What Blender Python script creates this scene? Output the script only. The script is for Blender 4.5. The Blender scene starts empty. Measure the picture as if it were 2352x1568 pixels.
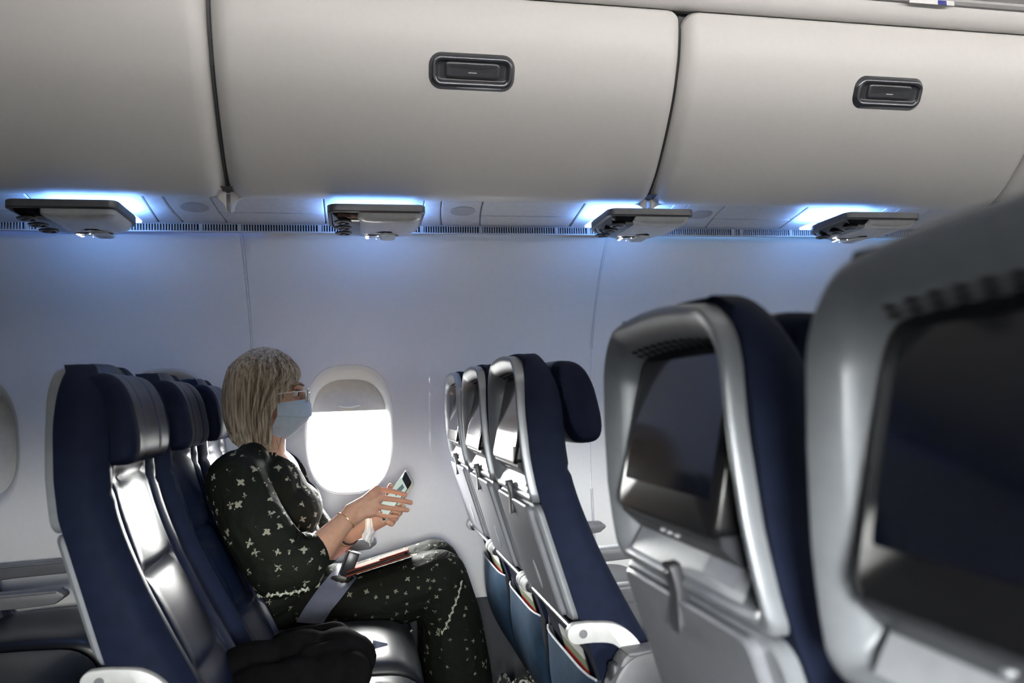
import bpy, bmesh, math, random
import numpy as np
from mathutils import Vector, Matrix
from mathutils.bvhtree import BVHTree
random.seed(7)
SC = bpy.context.scene
COL = SC.collection
PI = math.pi

# ------------------------------------------------------------------ camera
F_PX, CAM_Z = 1762.24, 1.12
YAW, PIT, ROL = (math.radians(a) for a in (11.640, 4.1624, -2.0228))
CW = Vector((math.sin(YAW)*math.cos(PIT), math.cos(YAW)*math.cos(PIT), math.sin(PIT)))
_r = Vector((math.cos(YAW), -math.sin(YAW), 0)); _u = _r.cross(CW)
CR = _r*math.cos(ROL) + _u*math.sin(ROL)
CU = -_r*math.sin(ROL) + _u*math.cos(ROL)
CO = Vector((0, 0, CAM_Z))
cam = bpy.data.cameras.new('camera'); cam_o = bpy.data.objects.new('camera', cam); COL.objects.link(cam_o)
cam_o.matrix_world = Matrix(((CR.x, CU.x, -CW.x, 0), (CR.y, CU.y, -CW.y, 0), (CR.z, CU.z, -CW.z, CAM_Z), (0, 0, 0, 1)))
cam.sensor_width = 36.0; cam.lens = F_PX/2352*36; cam.clip_start = 0.02
cam.dof.use_dof = True; cam.dof.focus_distance = 2.35; cam.dof.aperture_fstop = 3.6
SC.camera = cam_o

def ray(px, py): return CW + CR*((px-1176)/F_PX) - CU*((py-784)/F_PX)
def at(px, py, x=None, y=None, z=None):
    d = ray(px, py)
    t = x/d.x if x is not None else y/d.y if y is not None else (z-CAM_Z)/d.z
    return CO + d*t

# ------------------------------------------------------------------ sky, light, exposure
world = bpy.data.worlds.new('sky'); SC.world = world; world.use_nodes = True
bg = world.node_tree.nodes['Background']
# bright overcast sky over darker ground
_wn, _wl = world.node_tree.nodes, world.node_tree.links
_g = _wn.new('ShaderNodeTexCoord'); _s = _wn.new('ShaderNodeSeparateXYZ'); _r2 = _wn.new('ShaderNodeValToRGB')
_wl.new(_g.outputs['Generated'], _s.inputs[0]); _wl.new(_s.outputs['Z'], _r2.inputs[0]); _wl.new(_r2.outputs[0], bg.inputs[0])
_r2.color_ramp.elements[0].position = .0; _r2.color_ramp.elements[0].color = (.04, .0395, .038, 1)
_r2.color_ramp.elements[1].position = .05; _r2.color_ramp.elements[1].color = (1.0, .985, .955, 1)
bg.inputs[1].default_value = 215.0
SC.view_settings.view_transform = 'Standard'; SC.view_settings.look = 'None'
SC.view_settings.gamma = 1; SC.view_settings.use_curve_mapping = False
SC.view_settings.exposure = 0.0
LED_BLUE = (0.20, 0.43, 1.0); LED_POWER = 25.0
COVE_LIGHT = [((.02, .20, 1.0), 10.0), ((.26, .52, 1.0), 5.0), ((.08, .42, 1.0), 19.0)]   # wash lights: left, over the window, right
CEIL_POWER = 60.0

# ------------------------------------------------------------------ materials
MATS = {}
def mat(name, col=(.5, .5, .5), rough=.5, metal=0, spec=.5, coat=0, bump=None, emit=None, noise=None, sss=0, trans=0, alpha=1):
    if name in MATS: return MATS[name]
    m = bpy.data.materials.new(name); m.use_nodes = True; nt = m.node_tree; n = nt.nodes; L = nt.links
    b = n['Principled BSDF']
    b.inputs['Base Color'].default_value = (*col, 1); b.inputs['Roughness'].default_value = rough
    b.inputs['Metallic'].default_value = metal; b.inputs['Specular IOR Level'].default_value = spec
    b.inputs['Coat Weight'].default_value = coat; b.inputs['Coat Roughness'].default_value = .08
    if sss:
        b.inputs['Subsurface Weight'].default_value = sss
        b.inputs['Subsurface Radius'].default_value = (.02, .006, .003); b.inputs['Subsurface Scale'].default_value = 1
    if trans: b.inputs['Transmission Weight'].default_value = trans
    if alpha < 1: b.inputs['Alpha'].default_value = alpha
    if emit:
        b.inputs['Emission Color'].default_value = (*emit[0], 1); b.inputs['Emission Strength'].default_value = emit[1]
    tc = n.new('ShaderNodeTexCoord')
    if noise is None: noise = (60, .05)
    nz = n.new('ShaderNodeTexNoise'); nz.inputs['Scale'].default_value = noise[0]; nz.inputs['Detail'].default_value = 3
    L.new(tc.outputs['Object'], nz.inputs['Vector'])
    mx = n.new('ShaderNodeMix'); mx.data_type = 'RGBA'; mx.blend_type = 'MULTIPLY'
    mx.inputs[6].default_value = (*col, 1)
    mr = n.new('ShaderNodeMapRange'); mr.inputs[1].default_value = .3; mr.inputs[2].default_value = .7
    mr.inputs[3].default_value = 1-noise[1]; mr.inputs[4].default_value = 1+noise[1]
    L.new(nz.outputs['Fac'], mr.inputs[0]); mx.inputs[0].default_value = 1
    L.new(mr.outputs[0], mx.inputs[7]); L.new(mx.outputs[2], b.inputs['Base Color'])
    if bump:
        if bump[0] == 'v':
            t = n.new('ShaderNodeTexVoronoi'); t.inputs['Scale'].default_value = bump[1]; o = t.outputs['Distance']
        else:
            t = n.new('ShaderNodeTexNoise'); t.inputs['Scale'].default_value = bump[1]; t.inputs['Detail'].default_value = 4; o = t.outputs['Fac']
        L.new(tc.outputs['Object'], t.inputs['Vector'])
        bp = n.new('ShaderNodeBump'); bp.inputs['Strength'].default_value = bump[2]; bp.inputs['Distance'].default_value = .002
        L.new(o, bp.inputs['Height']); L.new(bp.outputs[0], b.inputs['Normal'])
    MATS[name] = m
    return m

M_BIN = mat('bin_plastic', (.70, .685, .67), .42, bump=('n', 420, .04), noise=(60, .012))
M_BINDARK = mat('bin_housing_grey', (.10, .10, .11), .6)
M_WALL = mat('wall_plastic', (.80, .80, .79), .5, bump=('n', 500, .04), noise=(60, .012))
M_SHADE = mat('shade_plastic', (.66, .66, .64), .5)
M_RAIL = mat('rail_plastic', (.66, .67, .70), .42)
M_RAILGRILL = mat('speaker_perforation', (.42, .43, .46), .5)
M_BLACK = mat('black_void', (.006, .006, .008), .7)
M_DADO = mat('dado_dark', (.045, .047, .055), .7, bump=('n', 300, .3))
M_CARPET = mat('carpet_navy', (.014, .016, .026), .95, bump=('n', 260, .8), noise=(90, .4))
M_CEIL = mat('ceiling_panel', (.62, .61, .59), .55)
M_CEILTRIM = mat('ceiling_trim', (.40, .40, .40), .5)
M_NAVY = mat('navy_leather', (.005, .009, .027), .32, spec=.30, bump=('v', 420, .10), noise=(35, .15))
M_NAVYMATTE = mat('navy_matte_side', (.0065, .0105, .028), .72, spec=.12, bump=('v', 420, .10), noise=(35, .15))
M_BLKLEATHER = mat('black_leather', (.010, .012, .016), .33, spec=.6, bump=('v', 420, .10), noise=(35, .15))
M_SIL = mat('silver_plastic', (.29, .31, .335), .34, metal=.25, spec=.5, bump=('n', 600, .05))
M_SIL2 = mat('grey_tray_plastic', (.25, .26, .285), .33, metal=.2, bump=('n', 600, .05))
M_LEDGE = mat('pale_ledge_plastic', (.42, .44, .47), .4)
M_CHROME = mat('satin_metal', (.62, .63, .66), .25, metal=.9)
M_ARM = mat('arm_pale_grey', (.55, .56, .56), .4, metal=.1)
M_DARKGREY = mat('dark_grey_plastic', (.045, .047, .055), .4)
M_MIDGREY = mat('armrest_grey', (.16, .165, .18), .42)
M_BEZEL = mat('screen_bezel', (.010, .010, .011), .28)
M_SCREEN = mat('screen_glass', (.004, .005, .012), .10, spec=.6, coat=.5)
M_POCKET = mat('pocket_blue', (.030, .060, .105), .45, bump=('v', 300, .12), noise=(30, .2))
M_PIPE = mat('pale_piping', (.45, .47, .52), .35)
M_STITCH = mat('stitch_thread', (.02, .024, .05), .6)
M_RIM = mat('unit_rim_metal', (.12, .125, .14), .38, metal=.5)
M_UNIT = mat('unit_pale_panel', (.60, .61, .62), .25, coat=.3)
M_UNITBLK = mat('unit_black_panel', (.012, .012, .013), .22, coat=.3)
M_LED = mat('led_bar', (.8, .8, .8), .5, emit=(LED_BLUE, LED_POWER))
M_COVE = [mat('led_cove_%d' % i, (.6, .6, .6), .5, emit=e) for i, e in enumerate(COVE_LIGHT)]
M_CEILLED = mat('ceiling_led', (.8, .8, .8), .5, emit=((1.0, .96, .92), CEIL_POWER))
M_SPOT = mat('reading_led', (.8, .8, .8), .5, emit=((1.0, .95, .80), 5.0))
M_GREEN = mat('green_led', (.1, .5, .2), .5, emit=((.2, 1.0, .4), 2.0))
M_HANDLE = mat('handle_dark_chrome', (.13, .135, .15), .22, metal=.75)
M_HANDLE2 = mat('handle_graphite', (.035, .037, .045), .30, coat=.3)
M_WHITE = mat('white_mark', (.85, .85, .85), .5)
M_BLUEMARK = mat('navy_mark', (.03, .04, .25), .5)
def clear_mat(name, tint, gloss):
    m = bpy.data.materials.new(name); m.use_nodes = True; n = m.node_tree.nodes; L = m.node_tree.links
    t = n.new('ShaderNodeBsdfTransparent'); t.inputs[0].default_value = (*tint, 1); g = n.new('ShaderNodeBsdfGlossy'); g.inputs['Roughness'].default_value = .03
    fr = n.new('ShaderNodeFresnel'); fr.inputs[0].default_value = gloss; mx = n.new('ShaderNodeMixShader')
    L.new(fr.outputs[0], mx.inputs[0]); L.new(t.outputs[0], mx.inputs[1]); L.new(g.outputs[0], mx.inputs[2]); L.new(mx.outputs[0], n['Material Output'].inputs[0])
    return m
M_GLASS = clear_mat('window_pane', (.97, .98, .98), 1.15)

# ------------------------------------------------------------------ mesh helpers
def link(o, parent=None):
    COL.objects.link(o)
    if parent is not None: o.parent = parent
    return o
def tag(o, label=None, cat=None, group=None, kind=None):
    if label: o['label'] = label
    if cat: o['category'] = cat
    if group: o['group'] = group
    if kind: o['kind'] = kind
    return o
def thing(name, label, cat, loc=(0, 0, 0), group=None, rz=0):
    o = bpy.data.objects.new(name, None); o.empty_display_size = .05; COL.objects.link(o)
    o.location = loc; o.rotation_euler = (0, 0, rz)
    return tag(o, label, cat, group)
def auto_smooth(me, ang=40):
    me.polygons.foreach_set('use_smooth', [True]*len(me.polygons))
    bm = bmesh.new(); bm.from_mesh(me); lim = math.radians(ang)
    for e in bm.edges:
        if len(e.link_faces) == 2 and e.calc_face_angle(0) > lim: e.smooth = False
    bm.to_mesh(me); bm.free()
def obj(name, vf, m, parent=None, smooth=40, fix=True):
    v, f = vf
    me = bpy.data.meshes.new(name); me.from_pydata([tuple(p) for p in v], [], f)
    if fix:
        bm = bmesh.new(); bm.from_mesh(me)
        bmesh.ops.recalc_face_normals(bm, faces=bm.faces); bm.to_mesh(me); bm.free()
    if isinstance(m, (list, tuple)):
        for q in m: me.materials.append(q)
    else: me.materials.append(m)
    if smooth: auto_smooth(me, smooth)
    return link(bpy.data.objects.new(name, me), parent)
def join(*vfs):
    V, Fc = [], []
    for v, f in vfs:
        k = len(V); V += list(v); Fc += [tuple(i+k for i in q) for q in f]
    return V, Fc
def xf(vf, M): return [M @ Vector(p) for p in vf[0]], vf[1]
def loft(rings, closed=True, cap0=True, cap1=True):
    n = len(rings[0]); V = [Vector(p) for r in rings for p in r]; Fc = []
    for i in range(len(rings)-1):
        for j in range(n if closed else n-1):
            a = i*n+j; b = i*n+(j+1) % n
            Fc.append((a, b, b+n, a+n))
    def cap(k):
        c = Vector((0, 0, 0))
        for p in rings[k]: c += Vector(p)
        c /= n; V.append(c); ci = len(V)-1
        for j in range(n): Fc.append((k*n+j, k*n+(j+1) % n, ci))
    if closed and cap0: cap(0)
    if closed and cap1: cap(len(rings)-1)
    return V, Fc
def grid(fn, us, vs):
    V = [Vector(fn(u, v)) for u in us for v in vs]; n = len(vs)
    Fc = [(i*n+j, i*n+j+1, (i+1)*n+j+1, (i+1)*n+j) for i in range(len(us)-1) for j in range(n-1)]
    return V, Fc
def lin(a, b, n): return [a+(b-a)*i/(n-1) for i in range(n)]
def interp(x, tab):
    if x <= tab[0][0]: return tab[0][1]
    for (a, p), (b, q) in zip(tab, tab[1:]):
        if x <= b: return p+(q-p)*(x-a)/(b-a)
    return tab[-1][1]
def smooth_interp(x, tab, w=.02):
    return sum(interp(x+d*w, tab) for d in (-1, -.5, 0, .5, 1))/5
def rr(w0, w1, h0, h1, r, kc=8, ke=5):
    """rounded rectangle outline, r = radii at (w0,h0),(w1,h0),(w1,h1),(w0,h1); fixed point count"""
    if not isinstance(r, (list, tuple)): r = [r]*4
    pts = []
    C = [((w0+r[0], h0+r[0]), r[0], PI), ((w1-r[1], h0+r[1]), r[1], 1.5*PI), ((w1-r[2], h1-r[2]), r[2], 0), ((w0+r[3], h1-r[3]), r[3], .5*PI)]
    arcs = [[(c[0]+q*math.cos(a0+PI/2*i/kc), c[1]+q*math.sin(a0+PI/2*i/kc)) for i in range(kc+1)] for c, q, a0 in C]
    for i in range(4):
        pts += arcs[i]
        a, b = arcs[i][-1], arcs[(i+1) % 4][0]
        pts += [(a[0]+(b[0]-a[0])*t/ke, a[1]+(b[1]-a[1])*t/ke) for t in range(1, ke)]
    return pts
def catmull(pts, n=6):
    pts = [Vector(p) for p in pts]; out = []
    P = [pts[0]*2-pts[1]]+pts+[pts[-1]*2-pts[-2]]
    for i in range(1, len(P)-2):
        a, b, c, d = P[i-1:i+3]
        for k in range(n):
            t = k/n
            out.append(.5*((2*b)+(c-a)*t+(2*a-5*b+4*c-d)*t*t+(3*b-a-3*c+d)*t**3))
    return out+[pts[-1]]
def tube(path, rad, n=8, cap=True, flat=None):
    path = [Vector(p) for p in path]
    if not isinstance(rad, (list, tuple)): rad = [rad]*len(path)
    rings = []; up = None
    for i, p in enumerate(path):
        t = (path[min(i+1, len(path)-1)]-path[max(i-1, 0)]).normalized()
        if up is None:
            up = Vector((0, 0, 1)) if abs(t.z) < .9 else Vector((1, 0, 0))
        s = t.cross(up).normalized(); up = s.cross(t).normalized()
        k = flat or 1
        rings.append([p+s*(rad[i]*math.cos(2*PI*j/n))+up*(rad[i]*k*math.sin(2*PI*j/n)) for j in range(n)])
    return loft(rings, True, cap, cap)
def box(cx, cy, cz, sx, sy, sz, b=.004):
    x, y, z = sx/2, sy/2, sz/2; b = min(b, x*.9, y*.9, z*.9)
    r = min(x, y)*.999 if False else b
    rings = []
    for zz, ins in ((-z, b), (-z+b*.3, b*.3), (-z+b, 0), (z-b, 0), (z-b*.3, b*.3), (z, b)):
        rings.append([(cx+p[0], cy+p[1], cz+zz) for p in rr(-x+ins, x-ins, -y+ins, y-ins, max(b-ins, .0003)+.0005, 3, 1)])
    return loft(rings)
def ellipsoid(c, r, nu=16, nv=10, R=None):
    rings = []; c = Vector(c)
    for i in range(1, nv):
        a = PI*i/nv
        ring = [Vector((r[0]*math.sin(a)*math.cos(2*PI*j/nu), r[1]*math.sin(a)*math.sin(2*PI*j/nu), r[2]*math.cos(a))) for j in range(nu)]
        rings.append([c+(R @ p if R else p) for p in ring])
    V, Fc = loft(rings, True, True, True)
    e = Vector((0, 0, r[2])); e = R @ e if R else e
    V[-2] = c+e; V[-1] = c-e
    return V, Fc
def extrude_y(poly, y0, y1, b=.003):
    """closed (x,z) polygon extruded along y with a small bevel"""
    P = [Vector((p[0], 0, p[1])) for p in poly]; n = len(P)
    area = sum(P[i].x*P[(i+1) % n].z-P[(i+1) % n].x*P[i].z for i in range(n))
    sgn = 1 if area > 0 else -1
    def inset(d):
        out = []
        for i in range(n):
            a, q, c = P[i-1], P[i], P[(i+1) % n]
            e = (q-a).normalized()+(c-q).normalized(); e.normalize()
            out.append(q+Vector((-e.z, 0, e.x))*d*sgn)
        return out
    rings = []
    for y, d in ((y0, b), (y0+b*.3, b*.3), (y0+b, 0), (y1-b, 0), (y1-b*.3, b*.3), (y1, b)):
        rings.append([(p.x, y, p.z) for p in inset(d)])
    V, Fc = loft(rings, True, False, False)
    k = len(rings)-1
    Fc.append(tuple(range(n))); Fc.append(tuple(range(k*n, k*n+n)))
    return V, Fc
def copy_tree(o, parent=None):
    c = o.copy(); COL.objects.link(c)
    if parent is not None: c.parent = parent
    for ch in list(o.children): copy_tree(ch, c)
    return c
def struct(o): o['kind'] = 'structure'; return o

# ================================================================== THE CABIN SHELL
X_AFT, X_FWD = -3.4, 5.0
YW_TAB = [(0, 2.90), (.36, 2.955), (.6, 2.985), (.8, 2.99), (.96, 2.98), (1.13, 2.955), (1.30, 2.915), (1.39, 2.88), (1.475, 2.832), (1.55, 2.782), (1.65, 2.706), (1.70, 2.655), (1.76, 2.59)]
def YW(z): return smooth_interp(z, YW_TAB, .05)
YC = 1.25                                     # middle of the aisle; the near side mirrors the far side

floor = struct(obj('floor', grid(lambda x, y: (x, y, 0), lin(X_AFT, X_FWD, 12), lin(-.55, 3.05, 8)), M_CARPET))
# far wall: dark lining behind (open behind the two unshaded windows), panels in front of it with one window opening per seat-window pitch
W_PITCH = .642; W_X0 = at(803, 990, y=2.965).x; W_Z = 1.022
W_HW, W_HH = .166, .243                         # outer line of the window surround
O_HW, O_HH = .142, .188                         # clear opening
def wall_back(x, z): return (x, YW(z)+.105, z)
hx0, hx1, hz0, hz1 = W_X0-.19, W_X0+W_PITCH+.19, W_Z-.25, W_Z+.25
wall = struct(obj('wall_far', join(
    grid(wall_back, [X_AFT, hx0], lin(0, 1.76, 30)), grid(wall_back, [hx1, X_FWD], lin(0, 1.76, 30)),
    grid(wall_back, [hx0, hx1], lin(0, hz0, 10)), grid(wall_back, [hx0, hx1], lin(hz1, 1.76, 14))), M_DADO, fix=False))
def winring(hw, hh, n=72, e=2.75):
    out = []
    for i in range(n):
        a = 2*PI*i/n; c, s = math.cos(a), math.sin(a)
        out.append((math.copysign(abs(c)**(2/e)*hw, c), math.copysign(abs(s)**(2/e)*hh, s)))
    return out
def rectring(x0, x1, z0, z1, dirs, cz):
    out = []
    for dx, dz in dirs:
        t = min((x1 if dx > 0 else -x0)/abs(dx) if abs(dx) > 1e-6 else 9e9, ((z1-cz) if dz > 0 else (cz-z0))/abs(dz) if abs(dz) > 1e-6 else 9e9)
        out.append((dx*t, dz*t))
    return out
PANEL_X = [W_X0-W_PITCH/2*1.06+2*W_PITCH*k for k in range(-3, 5)]
Z_DADO, ZC0, ZC1, Z_TOP = .362, .745, 1.30, 1.702
window_xs = []
for k in range(len(PANEL_X)-1):
    x0, x1 = PANEL_X[k]+.0022, PANEL_X[k+1]-.0022
    xs = [x0, x0+.001, x0+.004]+lin(x0+.03, x1-.03, 14)+[x1-.004, x1-.001, x1]
    def edge(x): d = min(x-x0, x1-x); return .006*max(0, 1-d/.004)**2
    parts = [grid(lambda x, z: (x, YW(z)+edge(x), z), xs, [Z_DADO, Z_DADO+.003]+lin(Z_DADO+.02, ZC0, 8)),
             grid(lambda x, z: (x, YW(z)+edge(x), z), xs, lin(ZC1, Z_TOP, 16)+[Z_TOP+.006])]
    mid = (x0+x1)/2
    wins = [W_X0+W_PITCH*round((PANEL_X[k]+W_PITCH*(.53+q)-W_X0)/W_PITCH) for q in (0, 1)]
    for q, wx in enumerate(wins):
        window_xs.append(wx)
        a, b = (x0, mid) if q == 0 else (mid, x1)
        inner = winring(W_HW, W_HH); R0 = rectring(a-wx, b-wx, ZC0, ZC1, inner, W_Z)
        # corners of the cell
        for cx_, cz_ in ((a-wx, ZC0-W_Z), (b-wx, ZC0-W_Z), (a-wx, ZC1-W_Z), (b-wx, ZC1-W_Z)):
            j = min(range(len(R0)), key=lambda i: (R0[i][0]-cx_)**2+(R0[i][1]-cz_)**2); R0[j] = (cx_, cz_)
        rings = []
        for t in (0, .2, .4, .6, .8, .93, 1):
            rings.append([(wx+p[0]+(q_[0]-p[0])*t, YW(W_Z+p[1]+(q_[1]-p[1])*t), W_Z+p[1]+(q_[1]-p[1])*t) for p, q_ in zip(R0, inner)])
        # crease, then the surround dishes outward to the opening
        for f, dy in ((.992, .0025), (.985, .001), (.95, .004), (.90, .012), (.86, .024)):
            rings.append([(wx+p[0]*f, YW(W_Z+p[1]*f)+dy, W_Z+p[1]*f) for p in winring(W_HW, W_HH)])
        parts.append(loft(rings, True, False, False))
    obj('wall_panel', join(*parts), M_WALL, wall, fix=False)
# seam trim between panels
for x in PANEL_X[1:-1]:
    obj('panel_seam', tube([(x, YW(z)+.004, z) for z in lin(Z_DADO, Z_TOP, 24)], .0042, 8), M_RAIL, wall)
baseb = struct(obj('baseboard_far', loft([[(x, YW(z)-d, z) for z, d in ((0, .01), (.02, .016), (.34, .016), (.362, .012), (.366, .0))] for x in lin(X_AFT, X_FWD, 6)], False), M_DADO))

win_n = 0
for wx in sorted(window_xs):
    if not -3.2 < wx < 4.8: continue
    win_n += 1; opened = abs(wx-W_X0) < .01 or abs(wx-W_X0-W_PITCH) < .01
    def ringy(hw, hh, dy): return [(wx+p[0], YW(W_Z+p[1])+dy, W_Z+p[1]) for p in winring(hw, hh)]
    rev = loft([ringy(W_HW*.862, W_HH*.862, .023), ringy(O_HW*1.005, O_HH*1.03, .034), ringy(O_HW, O_HH*1.01, .05), ringy(O_HW*.985, O_HH*.99, .085)], True, False, False)
    fr = struct(obj('window_%d' % win_n, rev, M_WALL, None, fix=False))
    # pull-down blind: a curved sheet in the reveal, with a pull lip
    zb = W_Z-.205 if not opened else at(800, 944, y=YW(1.08)+.055).z
    zt = W_Z+O_HH+.03
    sh = grid(lambda x, z: (wx+x, YW(W_Z)+.052+ (z-W_Z)*-.12, z), lin(-.155, .155, 12), [zb]+lin(zb+.004, zt, 12))
    sh2 = grid(lambda x, z: (wx+x, YW(W_Z)+.056+ (z-W_Z)*-.12, z), lin(-.155, .155, 12), [zb]+lin(zb+.004, zt, 12))
    sd = obj('shade', join(sh, sh2), M_SHADE, fr, fix=False)
    lipz = zb+.022
    obj('shade_grip', tube(catmull([(wx+x, YW(W_Z)+.050+(lipz-W_Z)*-.12-(.004 if abs(x) < .04 else 0), lipz-.006*(1-(x/.04)**2)) for x in (-.04, -.02, 0, .02, .04)], 5), .0034, 8), M_WALL, fr)
    if opened:
        pn = loft([[(wx+p[0]*1.0, YW(W_Z)+d, W_Z+p[1]) for p in winring(.15, .2)] for d in (.088, .092)])
        obj('pane', pn, M_GLASS, fr)
        fl = bpy.data.lights.new('window_portal', 'AREA'); fl.shape = 'RECTANGLE'; fl.size = .30; fl.size_y = .40
        fl.cycles.is_portal = True
        fo = bpy.data.objects.new('window_portal', fl); COL.objects.link(fo); fo.parent = fr
        fo.location = (wx, YW(W_Z)+.10, W_Z); fo.rotation_euler = (-PI/2, 0, 0)

def mir(y): return 2*YC-y
skin = struct(obj('wall_outer', join(grid(lambda x, t: (x, interp(t, [(0, 2.72), (.4, 2.95), (1, 2.95)]), 1.755+.66*t), [X_AFT, X_FWD], lin(0, 1, 6)),
    grid(lambda x, t: (x, mir(interp(t, [(0, 2.72), (.4, 2.95), (1, 2.95)])), 1.745+.67*t), [X_AFT, X_FWD], lin(0, 1, 6))), M_BLACK, fix=False))
# near wall and near bins (behind the camera), bulkheads, ceiling
def mir(y): return 2*YC-y
NEAR_W = [(W_X0, -.18, .18), (W_X0+3*W_PITCH, -.18, .18), (W_X0+4*W_PITCH, -.18, .18)]      # windows with the blind up on the near side
def nwall(x0, x1, z0, z1): return grid(lambda x, z: (x, mir(YW(z)), z), lin(x0, x1, 4), lin(z0, z1, 12))
cuts = [X_AFT]+[e for w_, _, _ in NEAR_W for e in (w_-.135, w_+.135)]+[X_FWD]
pcs = []
for k in range(0, len(cuts), 2): pcs.append(nwall(cuts[k], cuts[k+1], 0, 1.75))
for w_, _, _ in NEAR_W: pcs += [nwall(w_-.135, w_+.135, 0, W_Z-.18), nwall(w_-.135, w_+.135, W_Z+.18, 1.75)]
wn = struct(obj('wall_near', join(*pcs), M_WALL, fix=False))
for w_, lo, hi in NEAR_W:
    win_n += 1
    yn = mir(YW(W_Z))
    fr = struct(obj('window_%d' % win_n, loft([[(w_+p[0], yn-d, W_Z+p[1]) for p in rr(-hw_, hw_, -hh_, hh_, .06, 8, 4)] for hw_, hh_, d in ((.16, .205, -.012), (.128, .172, .0), (.124, .168, .07))], True, False, False), M_WALL, None, fix=False))
    obj('pane', loft([[(w_+p[0], yn-d, W_Z+p[1]) for p in rr(-.13, .13, -.175, .175, .06, 8, 4)] for d in (.07, .074)]), M_GLASS, fr)
    if hi < .17: obj('shade', box(w_, yn-.05, W_Z+(hi+.2)/2, .29, .004, .2-hi, .001), M_SHADE, fr)
    fl = bpy.data.lights.new('window_portal', 'AREA'); fl.shape = 'RECTANGLE'; fl.size = .27; fl.size_y = hi-lo; fl.cycles.is_portal = True
    fo = bpy.data.objects.new('window_portal', fl); COL.objects.link(fo); fo.parent = fr
    fo.location = (w_, yn-.08, W_Z+(lo+hi)/2); fo.rotation_euler = (PI/2, 0, 0)
for nm, xx in (('wall_aft', X_AFT), ('wall_forward', X_FWD)):
    struct(obj(nm, box(xx, YC, 1.2, .05, 3.7, 2.5, .005), M_WALL))
BIN_PROF = [(2.47, 1.772), (2.42, 1.757), (2.395, 1.752), (2.365, 1.757), (2.335, 1.773), (2.29, 1.806), (2.24, 1.855), (2.195, 1.905), (2.155, 1.955), (2.118, 2.007), (2.090, 2.06), (2.066, 2.115), (2.052, 2.17), (2.046, 2.215), (2.050, 2.243), (2.075, 2.258)]
BP = [(p.x, p.y) for p in catmull([(a, b, 0) for a, b in BIN_PROF], 4)]
struct(obj('trim_1', loft([[(x, mir(y), z) for y, z in BP] for x in lin(X_AFT, X_FWD, 5)], False), M_BIN))
obj('filler', grid(lambda x, t: (x, mir(2.47+.25*t), 1.772-.03*t), lin(X_AFT, X_FWD, 4), [0, 1]), M_RAIL, bpy.data.objects['trim_1'])
ceil = struct(obj('ceiling', join(
    grid(lambda x, t: (x, YC+t*.742, 2.345-.035*abs(t)**3), lin(X_AFT, X_FWD, 6), lin(-1, 1, 16)),
    grid(lambda x, y: (x, y, 2.40), lin(X_AFT, X_FWD, 4), [-.6, 3.15])), M_CEIL, fix=False))
# ceiling edge rails beside the bins
for sg in (1, -1):
    obj('edge_rail', loft([[(x, YC+sg*y, z) for y, z in ((.730, 2.318), (.733, 2.304), (.742, 2.298), (.752, 2.300), (.756, 2.310))] for x in lin(X_AFT, X_FWD, 6)], False), M_CEILTRIM, ceil)
    obj('valance', loft([[(x, YC+sg*y, z) for y, z in ((.752, 2.312), (.757, 2.297), (.768, 2.272), (.782, 2.258), (.80, 2.253), (.83, 2.262))] for x in lin(X_AFT, X_FWD, 6)], False), M_BIN, ceil)
# unseen lamp above the near bins; its trough is shaped to shade the seats
t = thing('cove_light', 'long white cove light along the top of the bins on the near side', 'lamp', (2.1, .50, 2.20))
obj('trough', loft([[(x, y, z) for y, z in ((-.06, .045), (-.06, -.030), (.10, -.040), (.120, -.038), (.124, -.024), (.118, -.024), (.10, -.030), (-.05, -.024), (-.05, .045))] for x in (-2.8, 2.8)], True, True, True), M_BIN, t, smooth=20)
obj('diffuser', box(0, -.035, .004, 5.5, .012, .036, .003), M_CEILLED, t)

# ================================================================== OVERHEAD BINS
B_PITCH = 1.344; B_X0 = -.358
def door_mesh(w):
    r = .045; xs = [0, .0015, .005, .011, .019, .03, r]+lin(.07, w-.07, 20)+[w-r, w-.03, w-.019, w-.011, w-.005, w-.0015, w]
    n = len(BP); nr = []
    for i in range(n):
        a, b = BP[max(i-1, 0)], BP[min(i+1, n-1)]
        t = Vector((b[0]-a[0], b[1]-a[1])).normalized(); nr.append(Vector((t.y, -t.x)) if False else Vector((-t.y, t.x)))
    # inward normal points to +y side
    for i in range(n):
        if nr[i].x < 0: nr[i] = -nr[i]
        if nr[i].x < .05 and nr[i].y < 0: nr[i] = -nr[i]
    rings = []
    for x in xs:
        d = min(x, w-x); s = 0 if d >= r else r-math.sqrt(max(0, r*r-(r-d)**2))
        rings.append([(x, BP[i][0]+nr[i].x*s, BP[i][1]+nr[i].y*s) for i in range(n)])
    return loft(rings, False)
def surf(z):
    i = min(range(len(BP)), key=lambda k: abs(BP[k][1]-z) if 3 < k < len(BP)-8 else 9)
    a, b = Vector(BP[i-2]), Vector(BP[i+2]); t = (b-a).normalized()
    return Vector((0, BP[i][0], BP[i][1])), Vector((0, t.x, t.y)), Vector((0, -t.y, t.x))
bin_labels = ['closed overhead bin door at the left edge, cut off by the frame',
              'closed pale overhead bin above the woman with a dark latch in view',
              'closed pale overhead bin at the upper right with a smaller looking latch',
              'sliver of the overhead bin behind the nearest seat at the right edge']
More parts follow.
